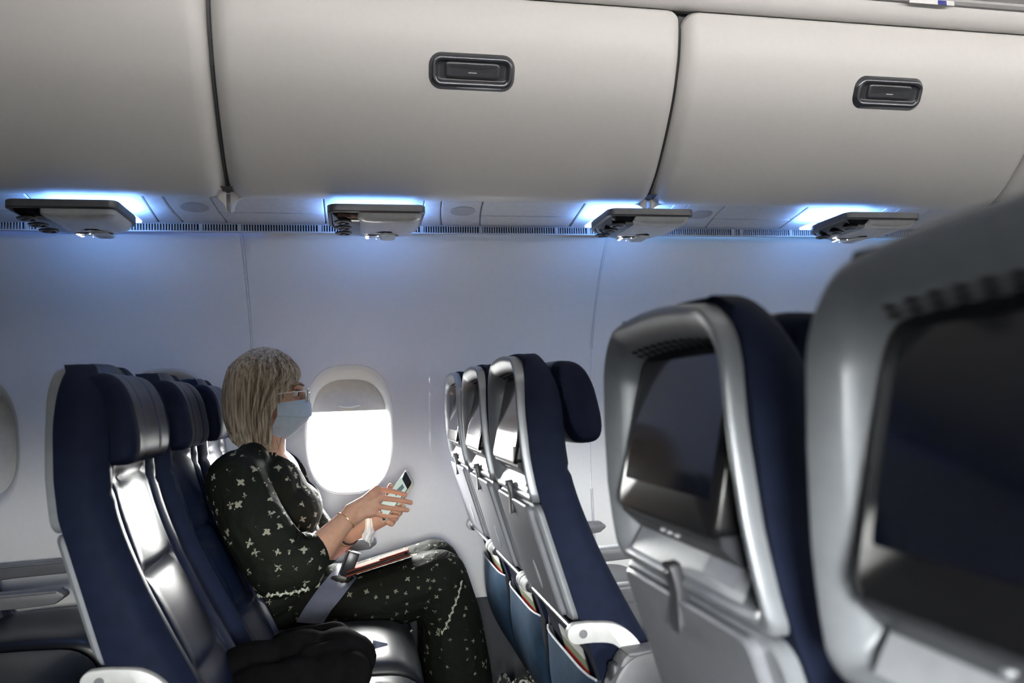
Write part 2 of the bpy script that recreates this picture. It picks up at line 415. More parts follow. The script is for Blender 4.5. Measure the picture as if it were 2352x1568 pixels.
for k in range(-1, 3):
    x0 = B_X0+B_PITCH*k
    t = thing('overhead_bin', bin_labels[k+1], 'overhead bin', (x0, 0, 0), 'overhead bins')
    obj('door', door_mesh(B_PITCH-.012), M_BIN, t)
    hs = loft([[(x, y+.05, z+.02) for y, z in BP] for x in (-.004, B_PITCH-.005)], False)
    obj('housing', hs, M_BINDARK, t)
    # latch: bezel ring, recess, paddle, white index line, in the slope of the door
    p, tv, nv = surf(2.042)
    if nv.y > 0: nv = -nv
    fx = Matrix(((1, 0, 0, B_PITCH*.522), (0, tv.y, nv.y, p.y), (0, tv.z, nv.z, p.z), (0, 0, 0, 1)))
    hw, hh = .116, .041
    def R(i, h): return [(a, b, h) for a, b in rr(-hw+i, hw-i, -hh+i, hh-i, max(.028-i, .006), 6, 3)]
    lat = obj('latch', xf(loft([R(-.010, -.003), R(-.005, .003), R(-.001, .009), R(.003, .0125), R(.008, .013), R(.0125, .010), R(.0135, .006)], True, False, False), fx), M_HANDLE, t)
    obj('latch_recess', xf(loft([R(.0125, .009), R(.016, .005), R(.020, .0032), R(.026, .003)], True, False, True), fx), M_HANDLE2, lat)
    def R2(i, h): return [(a, b+.004, h) for a, b in rr(-.078+i, .078-i, -.022+i, .022-i, max(.012-i, .002), 5, 3)]
    obj('latch_paddle', xf(loft([R2(0, .002), R2(0, .0075), R2(.003, .0095), R2(.008, .0100), R2(.014, .0085)], True, False, True), fx), M_HANDLE2, lat)
    obj('index_line', xf(box(0, -.002, .0092, .024, .0022, .0012, .0004), fx), M_WHITE, lat)

# ================================================================== RAIL WITH SERVICE UNITS
RY0, RZ0, RY1, RZ1 = 2.40, 1.762, 2.622, 1.7245
def rail(y, off=0): t = (y-RY0)/(RY1-RY0); return RZ0+(RZ1-RZ0)*t+off
rail_o = struct(obj('trim_2', grid(lambda x, y: (x, y, rail(y, .006)), lin(X_AFT, X_FWD, 8), [2.36, RY1+.03]), M_BINDARK, fix=False))
def railpanel(a, b, y0, y1, skew=.0, skew0=None, m=M_RAIL):
    def fn(x, y):
        d = min(x-a, b-x, y-y0+.0, y1-y); e = .004*max(0, 1-d/.003)
        k_ = skew if skew0 is None else skew0+(skew-skew0)*(x-a)/(b-a)
        return (x+k_*(((y-RY0)/(RY1-RY0))**2), y, rail(y)+e)
    return obj('rail_panel', grid(fn, [a, a+.003, a+.01]+lin(a+.02, b-.02, 4)+[b-.01, b-.003, b], [y0, y0+.003]+lin(y0+.02, y1-.02, 4)+[y1-.003, y1]), m, rail_o, fix=False)
U_PITCH = .8445; U_X = [-.770, .072, .925, 1.752]
for i in range(-1, 5):
    ux = U_X[i] if 0 <= i < 4 else U_X[0]-U_PITCH if i < 0 else U_X[3]+U_PITCH
    nx = U_X[i+1] if 0 <= i+1 < 4 else ux+U_PITCH
    a, b = ux-.158, ux+.158
    railpanel(a+.001, b-.001, RY0, RY1)
    c = b+.055; railpanel(b+.001, c-.001, RY0, RY1, .02, 0)
    d = c+.135; sp = railpanel(c+.001, d-.001, RY0, RY1, .02)
    ring = [[(c+.078+.042*s*math.cos(q), 2.50+.036*s*math.sin(q), rail(2.50+.036*s*math.sin(q), -.0012)) for q in lin(0, 2*PI*23/24, 24)] for s in (1, .6, .2)]
    obj('speaker_grille', loft(ring, True, False, True), M_RAILGRILL, sp)
    railpanel(d+.001, nx-.160, RY0, 2.535, 0, .02); railpanel(d+.001, nx-.160, 2.537, RY1, 0, .02)
# air grille: short fins over a dark slot
trim3 = struct(obj('trim_3', join(grid(lambda x, t: (x, RY1+.010+.010*t, RZ1-.001-.026*t), lin(X_AFT, X_FWD, 6), [0, 1])), M_BLACK, fix=False))
x = -1.30; seg = 0
while x < 3.0:
    n = [34, 2, 22, 30, 12, 28][seg % 6]; seg += 1
    P = .0086; fins = []
    for q in range(n):
        fins.append(box(x+q*P, RY1+.012, (RZ1+1.699)/2, .0037, .012, .024, .0006))
    g = obj('air_grille', join(*fins), M_RAIL, trim3, smooth=0); g['kind'] = 'stuff'
    x += n*P
    obj('grille_spacer', box(x+.006, RY1+.012, (RZ1+1.699)/2, .013, .0125, .024, .001), M_RAIL, trim3)
    x += .0172
obj('grille_lip', loft([[(xx, y, z) for y, z in ((RY1-.004, RZ1+.001), (RY1+.008, RZ1-.003), (RY1+.010, RZ1-.001))] for xx in (X_AFT, X_FWD)], False), M_RAIL, trim3)
obj('grille_sill', loft([[(xx, y, z) for y, z in ((RY1+.006, 1.700), (RY1+.006, 1.696), (RY1+.017, 1.695), (RY1+.018, 1.699))] for xx in (X_AFT, X_FWD)], False), M_RAIL, trim3)
# blue wash light tucked behind the sill, shining down the wall
for wi, (xx, ln, lab) in enumerate(((-.95, 1.35, 'dim blue wash light line above the wall at the left edge'), (.28, .95, 'dim blue wash light line above the window wall over the woman'), (1.75, 1.75, 'dim blue wash light line above the wall at the right'))):
    cv = thing('wash_light', lab, 'lamp', (xx, RY1+.026, 1.704), 'blue wash light lines')
    obj('channel', box(0, 0, .004, ln, .012, .004, .001), M_RAIL, cv)
    obj('led_line', box(0, 0, 0, ln-.02, .008, .003, .001), M_COVE[wi], cv)

def unit_outline(i, s=1.0):
    # plan of the unit: long rounded plate, near edge straight
    return rr(-.142+i, .142-i, 2.232+i, 2.530-i*.6, [max(.03-i, .004), max(.022-i, .004), .125, .125], 8, 4)
unit_labels = ['ceiling service unit at the left edge, lit from above in blue', 'ceiling service unit directly above the woman with a clear square switch block',
               'ceiling service unit under the gap between two overhead bins', 'ceiling service unit half hidden by the nearest seat at the right']
for i, ux in enumerate(U_X):
    t = thing('service_unit', unit_labels[i], 'service unit', (ux, 0, 0), 'overhead service units')
    def ring(ins, z): return [(a, b, z) for a, b in unit_outline(ins)]
    obj('rim', loft([ring(.003, 1.696), ring(0, 1.6945), ring(0, 1.676), ring(.003, 1.673), ring(.010, 1.672)], True, True, False), M_RIM, t)
    obj('lower_body', loft([ring(.012, 1.6735), ring(.022, 1.664), ring(.036, 1.656), ring(.05, 1.653)], True, False, True), M_UNITBLK, t)
    # pale panel over the right two thirds, left end round
    def pr(ins, z): return [(a, b, z) for a, b in rr(-.062+ins, .134-ins, 2.242+ins, 2.510-ins, [.02, .02, .110, .080], 8, 4)]
    pp = obj('pale_panel', loft([pr(0, 1.6735), pr(.004, 1.660), pr(.016, 1.652), pr(.034, 1.6487), pr(.06, 1.6478)], True, False, True), M_UNIT, t)
    for q, yy in enumerate((2.285, 2.36, 2.435)):
        nz = obj('air_nozzle', loft([[(-.098+r_*math.cos(a_), yy+r_*math.sin(a_), z_) for a_ in lin(0, 2*PI*19/20, 20)] for r_, z_ in ((.027, 1.6545), (.025, 1.6505), (.020, 1.650), (.016, 1.654), (.010, 1.6535), (.008, 1.650))], True, False, True), M_HANDLE2, t)
        obj('nozzle_tip', loft([[(-.098+r_*math.cos(a_), yy+r_*math.sin(a_), z_) for a_ in lin(0, 2*PI*11/12, 12)] for r_, z_ in ((.006, 1.651), (.0055, 1.648), (.003, 1.6475))], True, False, True), M_RIM, nz)
    for q, (dx, dy) in enumerate(((-.026, 2.455), (-.026, 2.47), (-.024, 2.485))):
        obj('reading_light', loft([[(dx+r_*math.cos(a_), dy+r_*.75*math.sin(a_), z_) for a_ in lin(0, 2*PI*11/12, 12)] for r_, z_ in ((.0055, 1.6478), (.005, 1.6462), (.002, 1.646))], True, False, True), M_SPOT if q != 1 else M_SPOT, t)
    sb = obj('switch_block', loft([[(a, b, z) for a, b in rr(.016+j, .064-j, 2.415+j, 2.50-j, .010, 5, 2)] for j, z in ((0, 1.650), (.001, 1.645), (.005, 1.643), (.010, 1.6445))], True, False, True), M_UNIT, t)
    obj('indicator', ellipsoid((.008, 2.45, 1.6468), (.0022, .0022, .001), 8, 6), M_SPOT, t)
    obj('indicator', ellipsoid((.004, 2.49, 1.6468), (.0018, .0018, .001), 8, 6), M_SPOT, t)
    lb = obj('led_bar', box(0, 2.495, 1.7045, .262, .07, .008, .002), M_LED, t)
    for sx in (-.05, .05):
        obj('hanger', box(sx, 2.50, 1.718, .012, .02, .030, .002), M_RAIL, t)

# ================================================================== SEATS
XR = [(.18, .235), (.45, .160), (.545, .132), (.70, .083), (.905, .022), (.93, .014), (1.0, .004), (1.08, 0), (1.22, 0)]
def xr(z): return smooth_interp(z, XR, .012)
XFR = [(.40, .335), (.47, .318), (.615, .250), (.711, .200), (.797, .158), (.89, .121), (.95, .103), (1.01, .094), (1.08, .092), (1.14, .088), (1.20, .075)]
def xfr(z): return smooth_interp(z, XFR, .025)
def gauss(d, w): return math.exp(-(d/w)**2)
HS, HC = .190, .206
def taper(z): return interp(z, [(.905, 1.03), (1.12, .905), (1.2, .89)])
def shell_ring(ins, dx, zb=.906, zt=1.192, bot=None, top=None):
    b = zb+(ins if bot is None else bot); tp = zt-(ins if top is None else top)
    pts = rr(-HS+ins, HS-ins, b, tp, [max(.02-ins*.3, .010)]*2+[max(.062-ins*.8, .022)]*2, 10, 8)
    out = []
    for y, z in pts:
        cr = max(0, (z-1.0)/.19)**2*.020*(1-(y/HS)**2)
        out.append((xr(z)+dx, y*taper(z), z+cr))
    return out
def crown(y, z): return max(0, (z-1.0)/.2)**2*.014*(1-(y/HC)**2)
def make_backrest(parent):
    rings = []
    zs = [.42, .43, .45]+lin(.47, 1.09, 52)+[1.09+.112*math.sin(a) for a in lin(.06, 1.5, 12)]
    for z in zs:
        k = max(0, min(1, (z-1.09)/.1125)); sh = math.sqrt(max(0, 1-k*k))
        hw = HC*interp(z, [(.93, 1), (1.12, .93)])-.075*(1-sh); thin = .030*(1-sh)
        if z < .45: hw -= (.45-z)*.3
        cav = max(0, min(1, (z-.915)/.02)) if z < 1.16 else max(0, (1.185-z)/.025)     # hollow behind the screen
        ring = [(xr(z)+.017+thin*.4+.052*cav*max(0, min(1, (hw*.86-abs(y))/.012)), y, z+crown(y, z)) for y in lin(hw*.96, -hw*.96, 24)]
        xf_ = xfr(z)-thin
        for v in lin(-1, 1, 61):
            a = abs(v); y = v*hw; r_ = .036
            e = max(0, (a-.80)/.20); dx = -r_*(1-math.sqrt(max(0, 1-e*e)))
            dx += .010*gauss(a-.76, .11) - .004*gauss(a-.60, .022) - .006*(1 if a < .58 else 0)*min(1, (.58-a)/.1 if a < .58 else 0) + .011*max(0, 1-(a/.6)**2)
            if a < .60:
                w_ = 1-max(0, (a-.50)/.10)
                dx += w_*(.007*(abs(math.sin((z-.62)/.19*PI)))**.55-.009*(gauss(z-.81, .007)+gauss(z-.62, .007)))
            zz = 1.0-.045*(a**2)
            dx -= .007*gauss(z-zz, .006)
            ring.append((xf_+dx, y, z+crown(y, z)))
        rings.append(ring)
    o = obj('backrest', loft(rings), [M_NAVYMATTE, M_NAVY], parent, smooth=60)
    n = len(rings[0])
    for i, p in enumerate(o.data.polygons):                      # glossy front panel, matte sides and back
        if i < n*(len(rings)-1) and 24+6 <= i % n < 24+54: p.material_index = 1
    return o
def make_headrest(parent):
    rings = []
    H = .150
    for v in [-1, -.995, -.98, -.95, -.9]+lin(-.84, .84, 43)+[.9, .95, .98, .995, 1]:
        a = abs(v); s = (1-a**7)**(1/2.6) if a < 1 else .02
        s = max(s, .04); y = v*H
        g = .055*gauss(a-.34, .035)+.03*gauss(a-.80, .03)
        ta = .046*(.55+.45*s)*(1-g); hb = .090*(.78+.22*s)*(1-.25*g) if s > .1 else .090*.7*s*2.5
        if s <= .1: ta *= .5
        cx = .118+.012*a*a-.01*(1-s); cz = 1.106
        ring = []
        for i in range(36):
            q = 2*PI*i/36; c, sn = math.cos(q), math.sin(q); e = 2/3.0
            px_ = math.copysign(abs(c)**e, c); pz_ = math.copysign(abs(sn)**e, sn)
            ring.append((cx+ta*px_*(1.12 if px_ > 0 else .8)-.018*pz_-.006*(pz_ > .3)*(pz_-.3), y, cz+hb*pz_))
        rings.append(ring)
    hr = obj('headrest', loft(rings), [M_NAVYMATTE, M_NAVY], parent, smooth=60)
    for i, p in enumerate(hr.data.polygons):
        if i < 36*(len(rings)-1) and 7 <= i//36 < len(rings)-8: p.material_index = 1
    # piping along the lower front edge
    obj('piping', tube([(.150, y, 1.022-.002*(y/.13)**2) for y in lin(-.128, .128, 14)], .0022, 6), M_STITCH, hr)
    obj('neck_post', box(.075, 0, 1.10, .05, .10, .10, .01), M_DARKGREY, hr)
    return hr
def make_seat():
    t = bpy.data.objects.new('passenger_seat', None); COL.objects.link(t)
    sh = obj('back_shell', loft([shell_ring(.004, .024), shell_ring(0, .020), shell_ring(0, .004), shell_ring(.0015, .0008), shell_ring(.005, -.0008),
              shell_ring(.010, .0005), shell_ring(.020, .006, bot=.016), shell_ring(.027, .012, bot=.020), shell_ring(.030, .016, bot=.022), shell_ring(.034, .030, bot=.036), shell_ring(.040, .056, bot=.062), shell_ring(.046, .060, bot=.072), shell_ring(.06, .063, bot=.09)], True, False, True), M_SIL, t, smooth=35)
    # bright lip and ledge at the foot of the recess, with a little placard field
    lg = obj('ledge', grid(lambda y, s: (xr(.925+.05*s)+.004+.034*s, y, .925+.046*s), lin(-.142, .142, 8), lin(0, 1, 5)), M_LEDGE, sh)
    obj('ledge_placard', grid(lambda y, s: (xr(.935+.03*s)+.007+.026*s, -.092+y, .934+.034*s), [-.035, .035], [0, 1]), M_SIL2, lg)
    # holes of the grille under the top of the arch
    hole = None
    for row in range(3):
        for c in range(11):
            y = -.110+.022*c+(.011 if row % 2 else 0); dz = -.0022*(abs(y)/.05)**2*2
            if hole is None:
                h = obj('vent_hole', ellipsoid((0, 0, 0), (.0044, .0052, .0016), 10, 6), M_BLACK, sh); hole = h
            else:
                h = hole.copy(); link(h, sh)
            dx_ = .020+.011*row; ins_ = interp(dx_, [(.012, .027), (.016, .030), (.030, .034), (.056, .040)]); zz_ = 1.192-ins_
            h.location = (xr(zz_)+dx_, y*.92, zz_+.020*((zz_-1)/.19)**2*(1-(y/HS)**2)-.0006); h.rotation_euler = (0, .2, 0)
    # screen
    zc0, zc1 = .980, 1.172
    def sx(z): return -.004+.046*(z-zc0)/(zc1-zc0)
    def sr(ins, d): return [(xr(z)*.3+sx(z)+d, y, z) for y, z in rr(-.131+ins, .131-ins, zc0+ins, zc1-ins, [.012, .012, .02, .02], 5, 4)]
    sc = obj('screen', loft([sr(0, .03), sr(0, .006), sr(.002, .002), sr(.006, 0)], True, True, True), M_BEZEL, t)
    def dr(ins, d): return [(xr(z)*.3+sx(z)+d, y, z) for y, z in rr(-.116+ins, .116-ins, zc0+.036+ins, zc1-.014-ins, .004, 3, 4)]
    obj('display', loft([dr(0, .0005), dr(.0008, -.0008)], True, False, True), M_SCREEN, sc)
    hz = [[(.006+a, y, z) for a, z in ((.0, zc0+.004), (.001, zc0-.006), (.022, zc0-.026), (.04, zc0-.024), (.04, zc0+.004))] for y in lin(-.132, .132, 4)]
    hb = obj('screen_housing', loft(hz, True, True, True), M_DARKGREY, sc, smooth=30)
    for q in range(3): obj('button', box(.012, -.02+.02*q, zc0-.013, .006, .006, .003, .001), M_LEDGE, hb)
    # lower shell and tray table
    def lr(hw, z0, z1, ins, dx, r=.02): return [(xr(z)+dx, y, z) for y, z in rr(-hw+ins, hw-ins, z0+ins, z1-ins, r, 4, 8)]
    obj('lower_shell', loft([lr(HS, .668, .902, .004, .030), lr(HS, .668, .902, 0, .026), lr(HS, .668, .902, 0, .006), lr(HS, .668, .902, .004, .001), lr(HS, .668, .902, .02, .0)], True, True, True), M_SIL, t, smooth=35)
    tr = obj('tray_table', loft([lr(.160, .672, .8985, 0, .010, .014), lr(.160, .672, .8985, 0, -.008, .014), lr(.160, .672, .8985, .003, -.0115, .014), lr(.160, .672, .8985, .010, -.012, .012)], True, True, True), M_SIL2, t, smooth=35)
    obj('tray_glint', xf(loft([[(h, .011*s*math.cos(a_), .034*s*math.sin(a_)) for a_ in lin(0, 2*PI*15/16, 16)] for s, h in ((1, 0), (.9, -.0015), (.6, -.0022))], True, False, True),  # raised pale oval standing in for a highlight on the tray
        Matrix.Translation((xr(.735)-.0118, -.045, .735)) @ Matrix.Rotation(-.29, 4, 'Y')), M_LEDGE, tr)
    la = obj('tray_latch', extrude_y([(xr(.93)-.010, .934), (xr(.93)+.004, .936), (xr(.9)+.004, .90), (xr(.87)-.008, .866), (xr(.87)-.020, .862), (xr(.87)-.020, .872), (xr(.9)-.012, .905)], -.012, .012, .003), M_DARKGREY, t)
    obj('latch_pin', ellipsoid((xr(.925)-.011, 0, .926), (.003, .004, .003), 8, 6), M_CHROME, la)
    # tray hinge bar with knobs, and the curved arms that carry it
    hx, hzz = .098, .650
    rd = obj('hinge_rod', tube([(hx, -.190, hzz), (hx, .190, hzz)], .0065, 10), M_CHROME, t)
    for s in (-1, 1):
        obj('hinge_knob', ellipsoid((hx, s*.196, hzz), (.0155, .016, .0155), 14, 10), M_CHROME, t)
        arc = catmull([(hx-.004, 0, hzz+.004), (hx+.03, 0, hzz+.004), (hx+.075, 0, hzz-.004), (hx+.108, 0, hzz-.034), (hx+.125, 0, hzz-.085), (hx+.135, 0, hzz-.13)], 6)
        wd = [.020, .0195, .019, .019, .0195, .021]
        top, bot = [], []
        for q, p in enumerate(arc):
            tq = (arc[min(q+1, len(arc)-1)]-arc[max(q-1, 0)]).normalized(); nq = Vector((-tq.z, 0, tq.x)); w_ = wd[min(q//6, 5)]
            top.append((p.x+nq.x*w_, p.z+nq.z*w_)); bot.append((p.x-nq.x*w_, p.z-nq.z*w_))
        c0 = arc[0]; cap_ = [(c0.x+.020*math.cos(a_), c0.z+.020*math.sin(a_)) for a_ in lin(1.5*PI-.35, .5*PI+.35, 7)]
        poly = top+bot[::-1]+cap_
        y0 = s*.213
        ar = obj('tray_arm', extrude_y(poly, y0-.010, y0+.010, .003), M_ARM, t, smooth=30)
        sw = loft([[(hx+.008+r_*math.cos(a_), y0+s*h, hzz+.004+r_*math.sin(a_)) for a_ in lin(0, 2*PI*13/14, 14)] for r_, h in ((.0085, .0100), (.0085, .0112), (.0065, .0112), (.006, .0104))], True, False, True)
        obj('screw', sw, M_MIDGREY, ar)
    # literature pocket with pale piping
    def pk(y, s):
        z = .552-.34*s; v = y/.196
        return (xr(z)-.006-.042*math.sin(PI*min(1, s*1.05))*(1-.55*v**4)+.012*abs(v)**6, y, z)
    p1 = grid(pk, lin(-.196, .196, 16), lin(0, 1, 16)); p2 = [v+Vector((.004, 0, 0)) for v in p1[0]], p1[1]
    pko = obj('pocket', join(p1, p2), M_POCKET, t, fix=False)
    obj('pocket_piping', tube([Vector(pk(y, 0))+Vector((.001, 0, .001)) for y in lin(-.196, .196, 14)], .0028, 6), M_PIPE, pko)
    for s in (-1, 1):
        obj('pocket_gusset', loft([[(pk(s*.196, q)[0]+d, s*(.196-.003*k), pk(s*.196, q)[2]) for d, k in ((0, 0), (.03, 1), (.06, 0))] for q in lin(0, 1, 10)], False), M_DARKGREY, pko)
    obj('lower_back', grid(lambda y, z: (xr(z)+.024, y, z), lin(-.19, .19, 4), lin(.20, .68, 10)), M_DARKGREY, t)
    make_backrest(t); make_headrest(t)
    # seat cushion
    rings = []
    for x in [.245, .25, .262]+lin(.29, .64, 16)+[.66, .68, .695, .704, .708]:
        e = max(0, (x-.62)/.088); sh_ = math.sqrt(max(0, 1-e*e)); e2 = max(0, (.27-x)/.025); sh2 = math.sqrt(max(0.02, 1-e2*e2))
        zt = .475-.075*(1-sh_)+.012*math.sin((x-.25)/.46*PI); zb = .375+.01*(1-sh_); hw = .208*min(1, .93+.07*sh_)*(.9+.1*sh2)
        ring = []
        for i in range(48):
            q = 2*PI*i/48; c, s = math.cos(q), math.sin(q); ee = .42
            yy = math.copysign(abs(c)**ee, c)*hw; zz = (zt+zb)/2+math.copysign(abs(s)**ee, s)*(zt-zb)/2
            a = abs(yy)/hw
            if s > .5: zz += .006*(1-a*a)-.006*gauss(a-.62, .02)-.006*gauss(x-.44, .006)*(a < .62)
            ring.append((x, yy, zz))
        rings.append(ring)
    cu = obj('seat_cushion', loft(rings), M_BLKLEATHER, t, smooth=60)
    obj('seat_pan', box(.46, 0, .355, .44, .40, .05, .01), M_DARKGREY, t)
    for xx in (.30, .62):
        for yy in (-.15, .15):
            obj('leg', tube([(xx, yy, .345), (xx+(.03 if xx > .5 else -.03), yy, .0)], .014, 8), M_MIDGREY, t)
    obj('life_vest_box', box(.46, 0, .30, .2, .24, .06, .01), M_DARKGREY, t)
    return t
def make_armrest(name='armrest'):
    pr_ = [(.165, .598), (.18, .618), (.22, .624), (.56, .630), (.60, .626), (.615, .612), (.60, .598), (.56, .588), (.30, .580), (.22, .572), (.18, .575)]
    return extrude_y([(p.x, p.y) for p in catmull([(a, b, 0) for a, b in pr_], 3)], -.026, .026, .008)
seat0 = make_seat()
ARM_MESH = obj('armrest', make_armrest(), M_MIDGREY, None).data
bpy.data.objects.remove(bpy.data.objects['armrest'], do_unlink=True)
def add_arm(parent, y, up=False):
    o = link(bpy.data.objects.new('armrest', ARM_MESH), parent); o.location = (0, y, 0)
    if up:
        o.rotation_euler = (0, math.radians(-108), 0)
        # turn about the hinge at local (.20,.60)
        h = Vector((.20, 0, .60)); M_ = Matrix.Rotation(math.radians(-108), 4, 'Y')
        o.location = Vector((.135, y, .64)) - (M_ @ h)
    sp = obj('armrest_stem', box(.18, y, .52, .06, .034, .16, .01), M_DARKGREY, parent)
    return o
ROW_X = [-1.421, -.550, .321]
SEAT_Y = {'A': 2.655, 'B': 2.181, 'C': 1.706, 'D': .800, 'E': .335}
seat_lab = {
 (0, 'A'): 'window seat of the dark row behind, at the left frame edge', (0, 'B'): 'middle seat of the dark row behind, at the left frame edge', (0, 'C'): 'aisle seat of the dark row behind, at the left frame edge',
 (1, 'A'): 'black leather window seat the woman is sitting in', (1, 'B'): 'empty black leather middle seat beside the woman', (1, 'C'): 'empty black leather aisle seat at the left with glossy window light on its back',
 (2, 'A'): 'window seat in front of the woman, furthest of three silver backs', (2, 'B'): 'middle seat of the three silver backs in front of the woman', (2, 'C'): 'navy and silver aisle seat with curved pale arm, nearest of the far three',
 (2, 'D'): 'out of focus silver seat back with grey screen across the aisle', (2, 'E'): 'blurred nearest seat back with large dark screen at the right edge'}
seats = {}
first = True
for (r_, c_), lab in seat_lab.items():
    s_ = seat0 if first else copy_tree(seat0); first = False
    s_.location = (ROW_X[r_], SEAT_Y[c_], 0); tag(s_, lab, 'airplane seat', 'airplane seats in rows')
    seats[(r_, c_)] = s_
for (r_, c_), s_ in seats.items():
    dx = {0: 0, 1: -.036, 2: .0}[r_] + (.012 if (r_, c_) == (2, 'C') else 0)
    for ch in s_.children:
        if ch.name.startswith('headrest'): ch.location = (dx, 0, 0)
    up = r_ == 1
    if c_ == 'A': add_arm(s_, .237)
    if c_ in 'AB': add_arm(s_, -.237, up)
    if c_ == 'C' and r_ != 1: add_arm(s_, -.237)
    if c_ == 'D': add_arm(s_, .233); add_arm(s_, -.232)
# the broad end cover of the armrest by the aisle
ec = obj('armrest_cover', extrude_y([(p.x, p.y) for p in catmull([(.150, .44, 0), (.146, .53, 0), (.152, .572, 0), (.178, .606, 0), (.215, .620, 0), (.30, .624, 0), (.42, .624, 0), (.47, .60, 0), (.47, .5, 0), (.40, .44, 0)], 4)], -.268, -.205, .010), M_MIDGREY, seats[(2, 'C')])
# ================================================================== CARDS IN THE POCKETS
M_CARD = bpy.data.materials.new('card_print'); M_CARD.use_nodes = True
_n = M_CARD.node_tree.nodes; _l = M_CARD.node_tree.links
_tc = _n.new('ShaderNodeTexCoord'); _sx = _n.new('ShaderNodeSeparateXYZ'); _cr = _n.new('ShaderNodeValToRGB'); _l.new(_tc.outputs['Generated'], _sx.inputs[0]); _l.new(_sx.outputs['Z'], _cr.inputs[0])
_cr.color_ramp.interpolation = 'CONSTANT'
_e = _cr.color_ramp.elements; _e[0].position = 0; _e[0].color = (.75, .74, .70, 1); _e[1].position = .55; _e[1].color = (.55, .03, .025, 1)
for p_, c_ in ((.80, (.30, .34, .22, 1)), (.90, (.8, .8, .76, 1))):
    q_ = _e.new(p_); q_.color = c_
_l.new(_cr.outputs[0], _n['Principled BSDF'].inputs['Base Color']); _n['Principled BSDF'].inputs['Roughness'].default_value = .35
for c_, nm in (('A', 'window seat, furthest'), ('B', 'middle seat'), ('C', 'aisle seat, nearest')):
    y_ = SEAT_Y[c_]
    def cd(dx, h): return grid(lambda y, s: (.321+xr(.36+h*s)+dx+.010*s, y_+y, .36+h*s), lin(-.13, .06, 4), lin(0, 1, 6))
    a_ = cd(.002, .235); b_ = cd(.0045, .235)
    card = obj('safety_card', join(a_, b_), M_CARD, None, fix=False)
    tag(card, 'red and white card in the pocket of the %s' % (nm if c_ != 'B' else 'middle seat of the three'), 'card', 'cards in seat pockets')
    obj('inner_leaf', grid(lambda y, s: (.321+xr(.36+.25*s)+.010+.012*s, y_+y, .36+.25*s), lin(-.12, .07, 4), lin(0, 1, 6)), M_WHITE, card, fix=False)

# ================================================================== THE WOMAN
def remesh(name, vf, voxel, iters, m, parent=None, cut=None):
    me = bpy.data.meshes.new(name); me.from_pydata([tuple(p) for p in vf[0]], [], vf[1])
    bm = bmesh.new(); bm.from_mesh(me); bmesh.ops.recalc_face_normals(bm, faces=bm.faces); bm.to_mesh(me); bm.free()
    o = bpy.data.objects.new(name, me); COL.objects.link(o)
    md = o.modifiers.new('r', 'REMESH'); md.mode = 'VOXEL'; md.voxel_size = voxel
    if iters:
        sm = o.modifiers.new('s', 'SMOOTH'); sm.factor = .5; sm.iterations = iters
    tmp = None
    if cut is not None:
        cm = bpy.data.meshes.new('c'); cm.from_pydata([tuple(p) for p in cut[0]], [], cut[1])
        b2 = bmesh.new(); b2.from_mesh(cm); bmesh.ops.recalc_face_normals(b2, faces=b2.faces); b2.to_mesh(cm); b2.free()
        tmp = bpy.data.objects.new('c', cm); COL.objects.link(tmp)
        bo = o.modifiers.new('b', 'BOOLEAN'); bo.operation = 'DIFFERENCE'; bo.object = tmp; bo.solver = 'EXACT'
    dg = bpy.context.evaluated_depsgraph_get(); dg.update()
    new = bpy.data.meshes.new_from_object(o.evaluated_get(dg))
    bpy.data.objects.remove(o, do_unlink=True)
    if tmp: bpy.data.objects.remove(tmp, do_unlink=True)
    new.materials.clear()
    for q in (m if isinstance(m, (list, tuple)) else [m]): new.materials.append(q)
    new.name = name
    new.polygons.foreach_set('use_smooth', [True]*len(new.polygons))
    return link(bpy.data.objects.new(name, new), parent)
def chain(*pr):
    """tapered capsule chain: (point, radius) pairs"""
    out = []; P = [(Vector(p), r) for p, r in pr]
    for p, r in P: out.append(ellipsoid(p, (r, r, r), 14, 10))
    for (a, ra), (b, rb) in zip(P, P[1:]):
        out.append(tube([a, (a+b)/2, b], [ra, (ra+rb)/2, rb], 14))
    return join(*out)

M_SKIN = mat('skin', (.56, .33, .23), .48, sss=.35, bump=('n', 300, .08), noise=(50, .08))
M_MASK = mat('mask_blue', (.60, .67, .78), .8, bump=('n', 500, .15))
M_MASK.node_tree.nodes['Principled BSDF'].inputs['Subsurface Weight'].default_value = .2
M_CLEAR = mat('clear_acetate', (.86, .84, .80), .12, coat=.5)
M_LENS = clear_mat('lens', (.97, .97, .97), 1.3)
M_EYE = mat('eye_white', (.7, .68, .66), .2); M_IRIS = mat('iris_dark', (.03, .022, .016), .15)
M_BROW = mat('brow_hair', (.12, .075, .045), .7)
M_GOLD = mat('gold_metal', (.6, .45, .22), .3, metal=.9)
M_SHOE = mat('black_shoe', (.02, .018, .018), .4)

